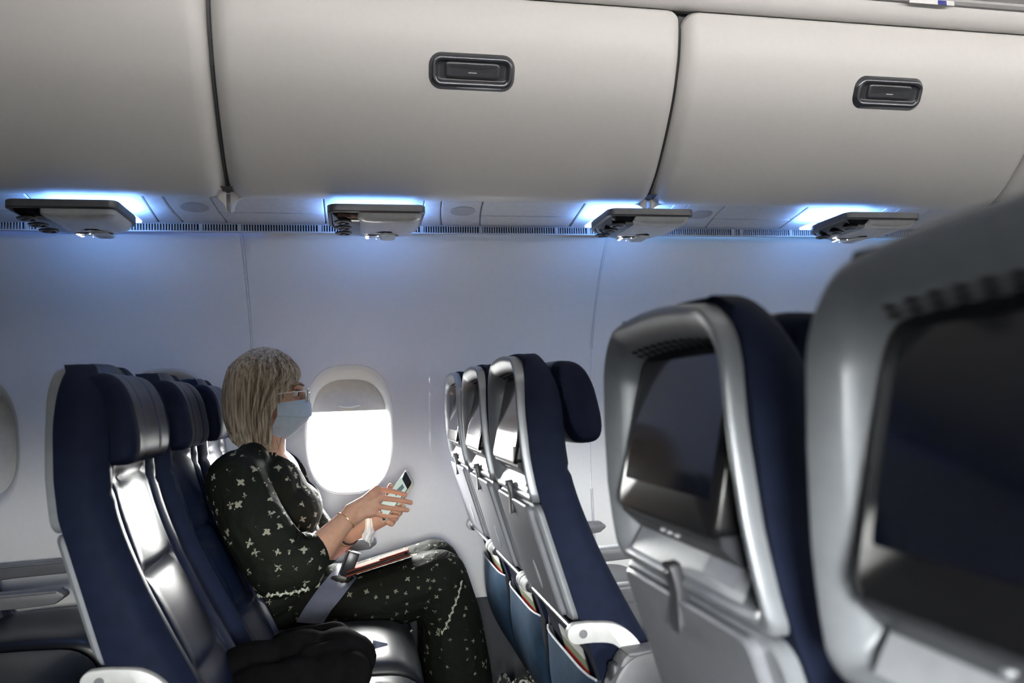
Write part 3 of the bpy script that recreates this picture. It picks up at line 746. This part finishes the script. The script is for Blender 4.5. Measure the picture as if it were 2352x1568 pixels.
def flower_mat(name, base, petal, scale, size, rough=.75):
    m = bpy.data.materials.new(name); m.use_nodes = True; nt = m.node_tree; n = nt.nodes; L = nt.links; b = n['Principled BSDF']
    b.inputs['Roughness'].default_value = rough; b.inputs['Specular IOR Level'].default_value = .12
    tc = n.new('ShaderNodeTexCoord')
    def mth(op, a, c=None):
        q = n.new('ShaderNodeMath'); q.operation = op
        for i, v in enumerate((a, c)):
            if v is None: continue
            if isinstance(v, (int, float)): q.inputs[i].default_value = v
            else: L.new(v, q.inputs[i])
        return q.outputs[0]
    vo = n.new('ShaderNodeTexVoronoi'); vo.inputs['Scale'].default_value = scale; vo.inputs['Randomness'].default_value = .75
    L.new(tc.outputs['Object'], vo.inputs['Vector'])
    sc = n.new('ShaderNodeVectorMath'); sc.operation = 'SUBTRACT'; L.new(tc.outputs['Object'], sc.inputs[0]); L.new(vo.outputs['Position'], sc.inputs[1])
    sx = n.new('ShaderNodeSeparateXYZ'); L.new(sc.outputs[0], sx.inputs[0])
    ang = mth('ARCTAN2', sx.outputs['Z'], sx.outputs['X'])
    sc2 = n.new('ShaderNodeSeparateColor'); L.new(vo.outputs['Color'], sc2.inputs[0])
    ang = mth('ADD', mth('MULTIPLY', ang, 4.0), mth('MULTIPLY', sc2.outputs[0], 6.28))
    pet = mth('ADD', mth('MULTIPLY', mth('COSINE', ang), .24), .78)
    ln = n.new('ShaderNodeVectorMath'); ln.operation = 'LENGTH'; L.new(sc.outputs[0], ln.inputs[0])
    wob = n.new('ShaderNodeTexNoise'); wob.inputs['Scale'].default_value = scale*6; L.new(tc.outputs['Object'], wob.inputs['Vector'])
    lim = mth('MULTIPLY', pet, mth('MULTIPLY', mth('ADD', mth('MULTIPLY', sc2.outputs[1], .5), .7), size))
    lim = mth('MULTIPLY', lim, mth('ADD', mth('MULTIPLY', wob.outputs['Fac'], 1.8), .1))
    d = mth('SUBTRACT', lim, ln.outputs['Value'])
    k = n.new('ShaderNodeClamp'); L.new(mth('MULTIPLY', d, 900), k.inputs[0])
    mx = n.new('ShaderNodeMix'); mx.data_type = 'RGBA'; mx.inputs[6].default_value = (*base, 1); mx.inputs[7].default_value = (*petal, 1)
    L.new(k.outputs[0], mx.inputs[0]); L.new(mx.outputs[2], b.inputs['Base Color'])
    nz = n.new('ShaderNodeTexNoise'); nz.inputs['Scale'].default_value = 16; nz.inputs['Detail'].default_value = 3; nz.inputs['Distortion'].default_value = 1.2
    L.new(tc.outputs['Object'], nz.inputs['Vector'])
    bp = n.new('ShaderNodeBump'); bp.inputs['Strength'].default_value = .7; bp.inputs['Distance'].default_value = .012
    L.new(nz.outputs['Fac'], bp.inputs['Height']); L.new(bp.outputs[0], b.inputs['Normal'])
    return m
M_DRESS = flower_mat('dark_floral_dress', (.008, .0095, .007), (.27, .265, .215), 28, .0112)
M_SKIRT = flower_mat('dark_small_floral_skirt', (.008, .0095, .007), (.22, .22, .17), 34, .0075)
M_RUFF = mat('cream_ruffle', (.42, .44, .36), .8)

woman = thing('person', 'person with blond bob, blue mask and dark floral dress seated by the window', 'person', (-.25, 2.58, 0))
WO = Vector((-.25, 2.58, 0))
def loc(vf): return [Vector(p)-WO for p in vf[0]], vf[1]
HY = 2.45
def P(px, py, y): return at(px, py, y=y)
body = []
# head
body += [ellipsoid((-.272, HY, 1.192), (.098, .076, .098), 24, 16), ellipsoid((-.222, HY, 1.125), (.055, .060, .080), 20, 14),
         ellipsoid((-.224, HY, 1.058), (.034, .038, .027), 16, 10), chain(((-.170, HY, 1.165), .010), ((-.150, HY, 1.128), .0135), ((-.162, HY, 1.118), .012)),
         chain(((-.176, HY-.036, 1.176), .011), ((-.168, HY, 1.178), .013), ((-.176, HY+.036, 1.176), .011)),
         ellipsoid((-.212, HY-.034, 1.115), (.024, .024, .030)), ellipsoid((-.212, HY+.034, 1.115), (.024, .024, .030)),
         ellipsoid((-.200, HY, 1.080), (.028, .030, .014)), ellipsoid((-.265, HY-.076, 1.135), (.018, .010, .030)), ellipsoid((-.265, HY+.076, 1.135), (.018, .010, .030)),
         chain(((-.262, HY, 1.07), .052), ((-.262, HY+.01, 1.0), .050), ((-.268, HY+.02, .945), .056))]
# trunk
body += [ellipsoid((-.262, 2.49, .87), (.098, .165, .125), 24, 16), ellipsoid((-.215, 2.47, .865), (.055, .115, .092), 20, 12), ellipsoid((-.195, 2.47, .82), (.05, .11, .06), 20, 12),
         ellipsoid((-.245, 2.53, .67), (.105, .145, .16), 20, 14), ellipsoid((-.245, 2.58, .53), (.125, .17, .085), 20, 14)]
# right arm (towards the camera) and left arm
R_W = P(806, 1182, 2.265); R_E = Vector((-.165, 2.19, .668)); R_S = Vector((-.315, 2.30, .915))
L_W = P(806, 1226, 2.47); L_E = Vector((-.105, 2.66, .640)); L_S = Vector((-.275, 2.66, .915))
body += [chain((R_S, .055), (R_E, .043), (R_E.lerp(R_W, .25), .046), (R_E.lerp(R_W, .6), .037), (R_W, .0265)),
         chain((L_S, .055), (L_E, .043), (L_E.lerp(L_W, .3), .044), (L_W, .0265))]
def finger(pts, r0, r1):
    n = len(pts); return chain(*[(p, r0+(r1-r0)*i/(n-1)) for i, p in enumerate(pts)])
# right hand: flat, fingers reaching past the phone
RK = [P(866, 1124, 2.290), P(871, 1143, 2.280), P(866, 1162, 2.272), P(856, 1177, 2.268)]
RF = [[(890, 1126, 2.300), (911, 1130, 2.310), (931, 1136, 2.318)], [(899, 1146, 2.290), (922, 1149, 2.298), (944, 1154, 2.306)],
      [(893, 1166, 2.280), (915, 1169, 2.286), (936, 1171, 2.292)], [(877, 1184, 2.274), (895, 1186, 2.278), (912, 1187, 2.283)]]
for q in range(4):
    body.append(chain((R_W+Vector((0, 0, .012-.009*q)), .021), (R_W.lerp(RK[q], .55), .0165), (RK[q], .0125)))
    body.append(finger([RK[q]]+[P(*f) for f in RF[q]], (.0086, .0088, .0084, .0076)[q], (.0070, .0072, .0070, .0062)[q]))
body.append(ellipsoid(R_W.lerp((RK[1]+RK[2])/2, .6), (.038, .013, .032), 16, 10))
body.append(chain((R_W+Vector((.008, .012, .012)), .017), (R_W+Vector((.045, .035, .030)), .0145), (R_W+Vector((.075, .055, .036)), .011), (R_W+Vector((.098, .068, .034)), .0088)))
# left hand round the phone
PH_C = P(909, 1140, 2.405)
pa = Vector((.59, -.305, .80)).normalized(); pb = Vector((.017, -.063, -.037)).normalized(); pb = (pb-pa*pb.dot(pa)).normalized(); pn = pa.cross(pb)
if pn.x > 0: pn = -pn
LP = PH_C-pa*.062-pn*.022
body.append(chain((L_W, .0265), (L_W.lerp(LP, .5), .027), (LP, .024)))
body.append(chain((LP, .022), (LP+pa*.035-pn*.002, .019)))
for q in range(4):
    base = LP+pa*(-.012+.019*q)
    body.append(chain((base, .0125), (base+pb*.030-pn*.004+pa*.006, .0098), (base+pb*.047+pn*.008+pa*.008, .0088), (base+pb*.046+pn*.024+pa*.008, .0078)))
body.append(chain((LP-pb*.012, .018), (LP-pb*.042+pa*.030+pn*.012, .0125), (LP-pb*.046+pa*.062+pn*.026, .0105), (P(897, 1115, 2.445), .0085)))
# legs
for yy in (2.50, 2.69):
    body.append(chain(((-.22, yy+.02, .50), .085), ((.0, yy, .495), .078), ((.255, yy, .545), .068), ((.290, yy, .33), .055), ((.305, yy, .10), .036), ((.31, yy, .055), .033), ((.40, yy, .030), .026)))
body_o = remesh('body', loc(join(*body)), .0030, 4, M_SKIN, woman)
# dress
dr = [ellipsoid((-.272, 2.49, .870), (.125, .190, .125), 24, 16), ellipsoid((-.190, 2.475, .805), (.085, .150, .090), 24, 14), ellipsoid((-.250, 2.53, .670), (.140, .175, .170), 24, 16),
      ellipsoid((-.255, 2.59, .535), (.135, .195, .095), 24, 14), chain(((-.300, 2.36, .965), .052), ((-.330, 2.33, .915), .085)), chain(((-.285, 2.57, .960), .05), ((-.30, 2.64, .91), .075)),
      chain(((-.335, 2.300, .908), .086), ((-.280, 2.235, .800), .088), ((-.210, 2.195, .690), .088), ((-.165, 2.195, .688), .080), ((-.142, 2.205, .705), .066)),
      chain(((-.29, 2.66, .900), .08), ((-.20, 2.68, .76), .08), ((-.12, 2.66, .655), .072))]
xv = [(-.05, 2.36, 1.05), (-.05, 2.475, .838), (-.05, 2.55, 1.05)]
cutter = loft([[(x_, 2.372, 1.06), (x_, 2.405, .97), (x_, 2.468, .838), (x_, 2.50, .872), (x_, 2.53, .96), (x_, 2.55, 1.06)] for x_ in (-.236, -.05)], True, True, True)
dress = remesh('dress', loc(join(*dr)), .0060, 3, M_DRESS, woman, cut=loc(cutter))
sk = []
for yy in (2.50, 2.69):
    sk.append(chain(((-.22, yy+.02, .475), .112), ((.0, yy, .485), .098), ((.250, yy, .548), .094), ((.285, yy, .42), .098), ((.300, yy, .26), .108), ((.305, yy, .17), .112)))
sk += [chain(((-.2, 2.60, .48), .10), ((.0, 2.60, .485), .085), ((.24, 2.60, .535), .085), ((.29, 2.60, .36), .10), ((.30, 2.60, .18), .11))]
skirt = remesh('skirt', loc(join(*sk)), .0065, 4, M_SKIRT, woman)
for yy in (2.50, 2.69):
    obj('shoe', loc(join(ellipsoid((.385, yy, .034), (.085, .042, .034), 16, 10), ellipsoid((.315, yy, .045), (.045, .036, .045), 14, 10))), M_SHOE, woman)

def bvh_of(*os):
    V, Fc = [], []
    for o in os:
        k = len(V); mw = Matrix.Translation(WO)
        V += [mw @ v.co for v in o.data.vertices]; Fc += [tuple(i+k for i in p.vertices) for p in o.data.polygons]
    return BVHTree.FromPolygons(V, Fc)
bv = bvh_of(dress, skirt, body_o)
def hit(px, py, off=.004, fallback=2.4):
    d = ray(px, py).normalized(); h = bv.ray_cast(CO, d)
    return h[0]-d*off if h[0] is not None else at(px, py, y=fallback)
def ruffle(px, step=.0115):
    pts = catmull([hit(a, b, .003) for a, b in px], 10); out = []; acc = 0; k = 0
    for a, b in zip(pts, pts[1:]):
        acc += (b-a).length
        if acc > step:
            acc = 0; k += 1; t = (b-a).normalized()
            R_ = t.to_track_quat('X', 'Z').to_matrix() @ Matrix.Rotation(.7*(1 if k % 2 else -1), 3, 'Y')
            out.append(ellipsoid(b+R_ @ Vector((0, -.001, .002*(1 if k % 2 else -1))), (.0075, .0035, .0032), 8, 6, R_))
    return join(tube(pts, .0016, 5), *out)
def mid(a, b, n): return [(a[0]+(b[0]-a[0])*i/(n-1), a[1]+(b[1]-a[1])*i/(n-1)) for i in range(n)]
obj('ruffle_trim', loc(ruffle([(585, 1368), (615, 1366), (645, 1364), (675, 1360), (705, 1352), (732, 1341)])), M_RUFF, dress)
obj('ruffle_trim', loc(ruffle([(1068, 1300), (1060, 1340), (1052, 1370), (1040, 1400), (1028, 1430), (1015, 1455)])), M_RUFF, skirt)
obj('ruffle_trim', loc(ruffle([(925, 1458), (935, 1452), (948, 1447)])), M_RUFF, skirt)
# knotted cuff tie on the near sleeve
obj('cuff_tie', loc(join(*[tube(catmull([hit(a, b, .006) for a, b in q], 4), .0048, 8) for q in ([(672, 1205), (682, 1218), (694, 1226), (706, 1222)], [(694, 1226), (704, 1234), (716, 1230), (724, 1222)], [(690, 1226), (684, 1238), (680, 1250)])])), M_DRESS, dress)
# hair: a solid base under a few hundred tapered locks falling from the parting
M_HAIR = bpy.data.materials.new('blond_hair'); M_HAIR.use_nodes = True
n_ = M_HAIR.node_tree.nodes; l_ = M_HAIR.node_tree.links; hb_ = n_['Principled BSDF']; hb_.inputs['Roughness'].default_value = .42
tc_ = n_.new('ShaderNodeTexCoord'); mp_ = n_.new('ShaderNodeMapping'); mp_.inputs['Scale'].default_value = (150, 150, 9); nz_ = n_.new('ShaderNodeTexNoise'); nz_.inputs['Scale'].default_value = 1.0; nz_.inputs['Detail'].default_value = 3
l_.new(tc_.outputs['Object'], mp_.inputs[0]); l_.new(mp_.outputs[0], nz_.inputs['Vector'])
cr_ = n_.new('ShaderNodeValToRGB'); l_.new(nz_.outputs['Fac'], cr_.inputs[0])
e_ = cr_.color_ramp.elements; e_[0].position = .34; e_[0].color = (.22, .165, .115, 1); e_[1].position = .62; e_[1].color = (.74, .64, .50, 1)
l_.new(cr_.outputs[0], hb_.inputs['Base Color'])
tr_ = n_.new('ShaderNodeBsdfTranslucent'); l_.new(cr_.outputs[0], tr_.inputs[0]); ms_ = n_.new('ShaderNodeMixShader'); ms_.inputs[0].default_value = .35
l_.new(hb_.outputs[0], ms_.inputs[1]); l_.new(tr_.outputs[0], ms_.inputs[2]); l_.new(ms_.outputs[0], n_['Material Output'].inputs[0])
bp_ = n_.new('ShaderNodeBump'); bp_.inputs['Strength'].default_value = .5; bp_.inputs['Distance'].default_value = .003; l_.new(nz_.outputs['Fac'], bp_.inputs['Height']); l_.new(bp_.outputs[0], hb_.inputs['Normal'])
HC_ = Vector((-.270, HY, 1.15))
def hair_r(z):   # half sizes of the bob at height z: back, side
    return (interp(z, [(.975, .050), (1.0, .075), (1.03, .098), (1.10, .116), (1.16, .118), (1.22, .108), (1.26, .085), (1.29, .045), (1.302, .012)]),
            interp(z, [(.975, .070), (1.0, .082), (1.05, .092), (1.12, .097), (1.18, .094), (1.23, .082), (1.27, .058), (1.29, .035), (1.302, .012)]))
def hair_pt(phi, z, k=1.0):
    """phi: 0 = straight back, +-pi = face; the near side is negative y"""
    b, s = hair_r(z); c = math.cos(phi)
    fx_ = interp(z, [(.975, .050), (1.06, .056), (1.14, .066), (1.19, .098), (1.215, .107), (1.25, .090), (1.28, .058), (1.302, .012)])
    bx = b if c > 0 else fx_
    return Vector((HC_.x-c*bx*k-.002, HY+math.sin(phi)*s*k, z))
hp = []
zs_ = [1.3, 1.296, 1.287, 1.27, 1.25, 1.225, 1.20, 1.17, 1.14, 1.10, 1.06, 1.03, 1.01]
PH = lin(-2.05, 2.05, 40)
base_ = [[hair_pt(ph*(1.0 if z < 1.16 else 1.0+.45*min(1, (z-1.16)/.05)), z, .95) for ph in PH] for z in zs_]
hp.append(loft(base_, False))
inn = [[hair_pt(ph*(1.0 if z < 1.16 else 1.0+.45*min(1, (z-1.16)/.05)), z, .80) for ph in PH] for z in zs_]
hp.append(loft(inn, False))
for i in range(950):
    ph = random.uniform(-2.10, 2.10); zend = random.uniform(.985, 1.012)+.010*random.random()
    if abs(ph) > 1.5: zend -= .010*random.random()
    if abs(ph) < .6: zend += .012
    k = random.uniform(.965, 1.035)
    top = Vector((random.uniform(-.305, -.195), HY+.012+random.uniform(-.006, .006), 0))
    top.z = 1.296+random.uniform(-.004, .003)-5.5*max(0, top.x+.265)**2
    pts = [top-Vector((0, 0, .022)), top-Vector((0, .004 if ph < 0 else -.004, .004))]
    for q, z in enumerate((1.285, 1.255, 1.21, 1.16, 1.10, 1.05, (1.02+zend)/2, zend)):
        fwd = 1+(.45 if z > 1.18 else .45*max(0, (z-1.13)/.05) if z > 1.13 else 0)*(min(1, max(0, (abs(ph)-1.2)/.7)))
        kk = k*(1.0 if q < 6 else random.uniform(.94, 1.04))
        p_ = hair_pt(ph*fwd+random.uniform(-.015, .015), z, kk)
        if q == 0: p_ = p_.lerp(top, .35)
        pts.append(p_)
    pts = catmull(pts, 3); m_ = len(pts); r_ = random.uniform(.0014, .0031)
    hp.append(tube(pts, [r_*min(1, .45+2*i_/m_)*(1 if i_ < m_*.75 else max(.12, (m_-i_)/(m_*.25))) for i_ in range(m_)], 4, True, .7))
hair = obj('hair', loc(join(*hp)), M_HAIR, woman, smooth=75, fix=False)
# loose lit strands in front of the near shoulder
st = []
for q in ([(636, 1010), (640, 1030), (632, 1052), (636, 1072)], [(645, 1005), (640, 1030), (633, 1050), (640, 1075)], [(630, 1015), (626, 1038), (624, 1050)], [(612, 1020), (610, 1040), (604, 1052)], [(648, 1000), (643, 1018), (636, 1040)]):
    st.append(tube(catmull([P(a, b, 2.395) for a, b in q], 5), .0016, 5))
obj('loose_strands', loc(join(*st)), M_HAIR, hair)
# mask: pleated cup over nose and chin, ear loops
def mk(a, s):      # a across the face -1 (near) .. 1 (far), s 0 top .. 1 bottom
    z = 1.138-.120*s
    fr = interp(s, [(0, .127), (.12, .137), (.40, .136), (.52, .130), (.70, .110), (.88, .085), (1, .062)])
    if s < .46: fr += .005*(s/.46)
    th = a*1.25; c = math.cos(th)**.75
    cx = -.272; x = cx+fr*c+.0 if True else 0
    top = -.010*(abs(a)**1.5)*(1-s)
    wy = interp(s, [(0, .062), (.4, .072), (.8, .062), (1, .046)])
    return (x-.012*abs(a)**2, HY+math.sin(th)/math.sin(1.25)*wy, z+top+(.020*abs(a)**2)*(s))
us_, vs_ = lin(-1, 1, 28), [0, .06, .12, .2, .3, .4, .452, .462, .47, .55, .65, .70, .71, .8, .9, .95, 1]
ms = grid(mk, us_, vs_)
mk_o = obj('face_mask', loc(join(ms, ([v+Vector((-.003, 0, 0)) for v in ms[0]], ms[1]))), M_MASK, woman, smooth=30, fix=False)
for sg in (-1, 1):
    obj('ear_loop', loc(tube(catmull([mk(sg, .05), (-.235, HY+sg*.076, 1.142), (-.262, HY+sg*.084, 1.150), (-.272, HY+sg*.082, 1.125), (-.245, HY+sg*.075, 1.075), mk(sg, .95)], 5), .0015, 6)), M_MASK, mk_o)
# eyes, brow, glasses
for sg in (-1, 1):
    ey = obj('eye', loc(ellipsoid((-.1805, HY+sg*.031, 1.154), (.012, .0125, .0105), 14, 10)), M_EYE, woman)
    obj('iris', loc(ellipsoid((-.1705, HY+sg*.032, 1.152), (.003, .0052, .0052), 10, 8)), M_IRIS, ey)
    obj('lashes', loc(tube(catmull([(-.184, HY+sg*.045, 1.157), (-.172, HY+sg*.040, 1.163), (-.166, HY+sg*.028, 1.162), (-.170, HY+sg*.018, 1.157)], 4), .0019, 6)), M_BROW, ey)
    obj('eyebrow', loc(tube(catmull([(-.184, HY+sg*.050, 1.176), (-.166, HY+sg*.036, 1.183), (-.157, HY+sg*.016, 1.180)], 4), .0030, 6)), M_BROW, woman)
gl = obj('glasses', loc(join(*[tube([(-.142-.010*abs(p[0])*0+(-.004 if sg*p[0] > 0 else 0), HY+sg*.034+p[0], 1.150+p[1]) for p in (rr(-.025, .025, -.020, .020, .012, 5, 2)+[rr(-.025, .025, -.020, .020, .012, 5, 2)[0]])], .0019, 6) for sg in (-1, 1)],
      tube([(-.143, HY-.009, 1.156), (-.138, HY, 1.159), (-.143, HY+.009, 1.156)], .0017, 6))), M_CLEAR, woman)
for sg in (-1, 1):
    obj('lens', loc(loft([[(-.143+d, HY+sg*.034+a*.95, 1.150+b*.95) for a, b in rr(-.025, .025, -.020, .020, .012, 5, 2)] for d in (0, .001)])), M_LENS, gl)
    obj('temple', loc(tube(catmull([(-.146, HY+sg*.059, 1.160), (-.165, HY+sg*.070, 1.160), (-.21, HY+sg*.077, 1.156), (-.262, HY+sg*.080, 1.150), (-.280, HY+sg*.080, 1.135)], 4), .0017, 6)), M_CLEAR, gl)
# jewellery
def band(c, d, r, tk, m, name):
    d = Vector(d).normalized(); q = d.to_track_quat('Z', 'X').to_matrix()
    return obj(name, loc(tube([c+q @ Vector((r*math.cos(a_), r*math.sin(a_), 0)) for a_ in lin(0, 2*PI, 28)], tk, 6)), m, woman)
band(R_W.lerp(R_E, .10), R_W-R_E, .0300, .0011, M_GOLD, 'bracelet')
band(L_W.lerp(L_E, .06), L_W-L_E, .0295, .0034, M_SHOE, 'watch_strap')
band(L_W.lerp(L_E, .16), L_W-L_E, .0310, .0020, M_GOLD, 'bracelet')

# ------------------------------------------------------------------ what she holds and what lies about
ph = thing('smartphone', 'smartphone in a pale green case held up in the hands of the woman', 'phone', tuple(PH_C))
FR = Matrix((pb, pa, pn)).transposed().to_4x4()
def pr_(i, h): return [(a, b, h) for a, b in rr(-.0375+i, .0375-i, -.079+i, .079-i, .010, 6, 2)]
M_CASE = mat('pale_green_case', (.60, .64, .54), .4); M_PHSCR = mat('phone_screen', (.02, .022, .022), .08, coat=.6, emit=((.66, .80, .72), .8))
obj('case', xf(loft([pr_(.0015, -.0055), pr_(0, -.004), pr_(0, .003), pr_(.0012, .0044)]), FR), M_CASE, ph)
scr = obj('screen', xf(loft([pr_(.0035, .0046), pr_(.004, .0050)], True, False, True), FR), M_BEZEL, ph)
obj('picture', xf(grid(lambda a, b: (a, b, .0053), lin(-.032, .032, 3), lin(-.066, .052, 3)), FR), M_PHSCR, scr, fix=False)
obj('picture_detail', xf(grid(lambda a, b: (a+b*.25, b, .0056), lin(-.014, .006, 3), lin(.005, .045, 3)), FR), mat('picture_dark', (.03, .05, .07), .2, emit=((.25, .36, .36), .4)), scr, fix=False)
# tissue
M_TISS = mat('tissue_paper', (.88, .88, .88), .9, sss=.2)
def tis(u, v):
    w_ = interp(v, [(0, .010), (.35, .012), (.6, .020), (.85, .016), (1, .003)])
    return P(846+6*v+u*w_*760+(6 if v > .55 else 0)*math.sin(v*6), 1190+66*v-abs(u)*8*v, 2.385+.012*math.sin(u*5+v*4))
tg = grid(tis, lin(-1, 1, 12), lin(0, 1, 14))
ti = obj('tissue', join(tg, ([v+Vector((0, .0012, 0)) for v in tg[0]], tg[1])), M_TISS, None, fix=False)
tag(ti, 'crumpled white tissue hanging from the hand under the phone', 'tissue')
# tablet in a red-brown case on the lap
M_LEATH = mat('red_brown_case', (.15, .040, .028), .8, spec=.08, bump=('v', 300, .15)); M_TABGL = mat('tablet_glass', (.01, .01, .012), .3, spec=.2)
ta, tb = P(797, 1326, 2.46), P(944, 1276, 2.46); td = (tb-ta); TL = td.length; ang = math.atan2(td.z, td.x)
tbo = thing('tablet', 'tablet in a red brown folding case lying on the lap of the woman', 'tablet', tuple(ta.lerp(tb, .5)+Vector((0, .05, .002))))
tbo.rotation_euler = (math.radians(-7), -ang, math.radians(-3))
obj('case_back', box(0, 0, -.004, TL, .16, .006, .002), M_LEATH, tbo)
obj('tablet_body', box(.002, 0, .002, TL-.012, .152, .006, .002), M_TABGL, tbo)
obj('case_cover', box(-.004, 0, .008, TL-.02, .158, .005, .002), M_LEATH, tbo)
obj('cover_flap', box(.055, -.01, .0125, TL*.45, .13, .003, .001), M_LEATH, tbo)
# seat belt across the lap of the woman
M_BELT = mat('belt_webbing', (.13, .15, .21), .6, bump=('n', 800, .3))
LE = [(778, 1294), (752, 1326), (726, 1358), (702, 1392), (680, 1428)]; RE = [(820, 1326), (800, 1352), (780, 1378), (760, 1402), (742, 1432)]
bl = [[hit(a, b, .012) for a, b in q] for q in (LE, RE)]
def bs(u, v):
    i = min(int(v*4), 3); t = v*4-i; a = bl[0][i].lerp(bl[0][i+1], t); b = bl[1][i].lerp(bl[1][i+1], t); return a.lerp(b, u)+Vector((0, -.006*math.sin(u*PI), 0))
b1 = grid(bs, lin(0, 1, 5), lin(0, 1, 17)); 
belt = thing('seat_belt', 'blue grey seat belt strap slanting over the hip of the woman', 'seat belt', tuple(bl[0][4]))
bo = bl[0][4]
obj('webbing', ([v-bo for v in join(b1, ([v+Vector((0, .003, 0)) for v in b1[0]], b1[1]))[0]], join(b1, b1)[1]), M_BELT, belt, fix=False)
bk = P(803, 1296, bl[1][0].y-.004)
Rb = Matrix.Translation(bk-bo) @ Matrix.Rotation(math.radians(22), 4, 'Y')
obj('buckle', xf(box(0, 0, 0, .036, .016, .078, .004), Rb), mat('buckle_dark', (.02, .022, .028), .3), belt)
obj('buckle_frame', xf(join(box(-.020, 0, 0, .004, .018, .082, .0015), box(0, 0, .040, .040, .018, .004, .0015)), Rb), M_CHROME, belt)
b2c = P(872, 1480, 1.93)
b2 = grid(lambda u, v: tuple(P(856+34*u, 1470+8*u+(22-18*u)*v, 1.93+.01*v)), lin(0, 1, 6), lin(0, 1, 4))
loose = obj('seat_belt', join(b2, ([v+Vector((0, .003, 0)) for v in b2[0]], b2[1])), M_BELT, None, fix=False)
tag(loose, 'loose blue grey belt end poking out from under the black jacket', 'seat belt')
# black jacket rolled up on the aisle seat
M_JAC = mat('black_fleece', (.0035, .0035, .004), .95, spec=.05, bump=('n', 220, .7), noise=(40, .3))
ja = []
pth = catmull([(-.235, 1.80, .535), (-.16, 1.84, .545), (-.08, 1.85, .548), (-.02, 1.845, .545), (.018, 1.84, .540)], 5)
ja.append(chain(*[(p, .058+.006*math.sin(i*.9)) for i, p in enumerate(pth)]))
pth2 = catmull([(-.20, 1.74, .525), (-.12, 1.765, .528), (-.04, 1.775, .53), (.012, 1.775, .528)], 5)
ja.append(chain(*[(p, .046+.004*math.sin(i*1.3)) for i, p in enumerate(pth2)]))
pth3 = catmull([(-.15, 1.90, .575), (-.07, 1.905, .588), (-.02, 1.89, .59), (.010, 1.86, .580), (.022, 1.82, .560), (-.02, 1.80, .572), (-.08, 1.795, .575)], 5)
ja.append(chain(*[(p, .019+.003*math.sin(i*.8)) for i, p in enumerate(pth3)]))
ja.append(ellipsoid((-.11, 1.81, .505), (.13, .11, .030)))
jk = remesh('jacket', xf(join(*ja), Matrix.Translation((-.035, 0, 0))), .006, 3, M_JAC)
tag(jk, 'black fleece jacket rolled up on the aisle seat in front of the lap', 'jacket')
# patterned tote under the front seat
M_TOTE = bpy.data.materials.new('tote_print'); M_TOTE.use_nodes = True
n_ = M_TOTE.node_tree.nodes; l_ = M_TOTE.node_tree.links; tc_ = n_.new('ShaderNodeTexCoord'); vo_ = n_.new('ShaderNodeTexVoronoi'); vo_.inputs['Scale'].default_value = 30; nz_ = n_.new('ShaderNodeTexNoise'); nz_.inputs['Scale'].default_value = 25; nz_.inputs['Distortion'].default_value = 2
l_.new(tc_.outputs['Object'], nz_.inputs['Vector']); l_.new(nz_.outputs['Color'], vo_.inputs['Vector'])
vo_.inputs['Scale'].default_value = 6; cr_ = n_.new('ShaderNodeValToRGB'); l_.new(vo_.outputs['Color'], cr_.inputs[0]); cr_.color_ramp.interpolation = 'CONSTANT'
e_ = cr_.color_ramp.elements; e_[0].color = (.008, .008, .008, 1); e_[1].position = .42; e_[1].color = (.62, .60, .55, 1)
for p_, c_ in ((.56, (.012, .012, .012, 1)), (.72, (.5, .49, .46, 1)), (.84, (.30, .04, .03, 1)), (.9, (.02, .02, .02, 1))): q_ = e_.new(p_); q_.color = c_
l_.new(cr_.outputs[0], n_['Principled BSDF'].inputs['Base Color']); n_['Principled BSDF'].inputs['Roughness'].default_value = .7
tote = thing('tote_bag', 'black and white printed tote bag on the floor under the front seats', 'bag', (.478, 2.40, 0))
rings = []
for z_, s_, in ((.004, .82), (.02, .93), (.07, .98), (.13, .95), (.175, .90), (.205, .84)):
    rings.append([((a+.01*math.sin(b*40+z_*20))*s_, (b+.012*math.sin(a*35+z_*30))*s_, z_+(.012*math.sin(a*40) if z_ > .19 else 0)) for a, b in rr(-.085, .085, -.13, .13, .04, 5, 3)])
rings2 = [[(p[0]*.94, p[1]*.96, p[2]-.01) for p in r] for r in rings[::-1][:3]]
bagb = obj('bag_body', loft(rings+rings2, True, True, True), M_TOTE, tote)
for sg in (-1, 1):
    obj('handle', tube(catmull([(sg*.06, -.08, .17), (sg*.045, -.075, .235), (sg*.035, 0, .255), (sg*.045, .075, .235), (sg*.06, .08, .17)], 6), .0075, 8, True, .6), M_TOTE, tote)
sc_o = remesh('scarf', join(ellipsoid((.490, 2.385, .200), (.040, .070, .022)), ellipsoid((.472, 2.345, .206), (.035, .045, .020))), .005, 2, mat('yellow_cloth', (.62, .38, .09), .8, bump=('n', 60, .5)))
tag(sc_o, 'folded yellow cloth tucked in the top of the printed tote bag', 'cloth')
# ------------------------------------------------------------------ row placard on the ceiling edge
pl = thing('row_placard', 'small white placard with navy marks on the ceiling edge at the top right', 'sign', tuple(at(2140, 3, y=1.985)))
obj('plate', box(0, 0, 0, .16, .004, .02, .001), M_WHITE, pl)
obj('printed_mark', box(.035, -.003, -.004, .03, .003, .014, .001), M_BLUEMARK, pl)
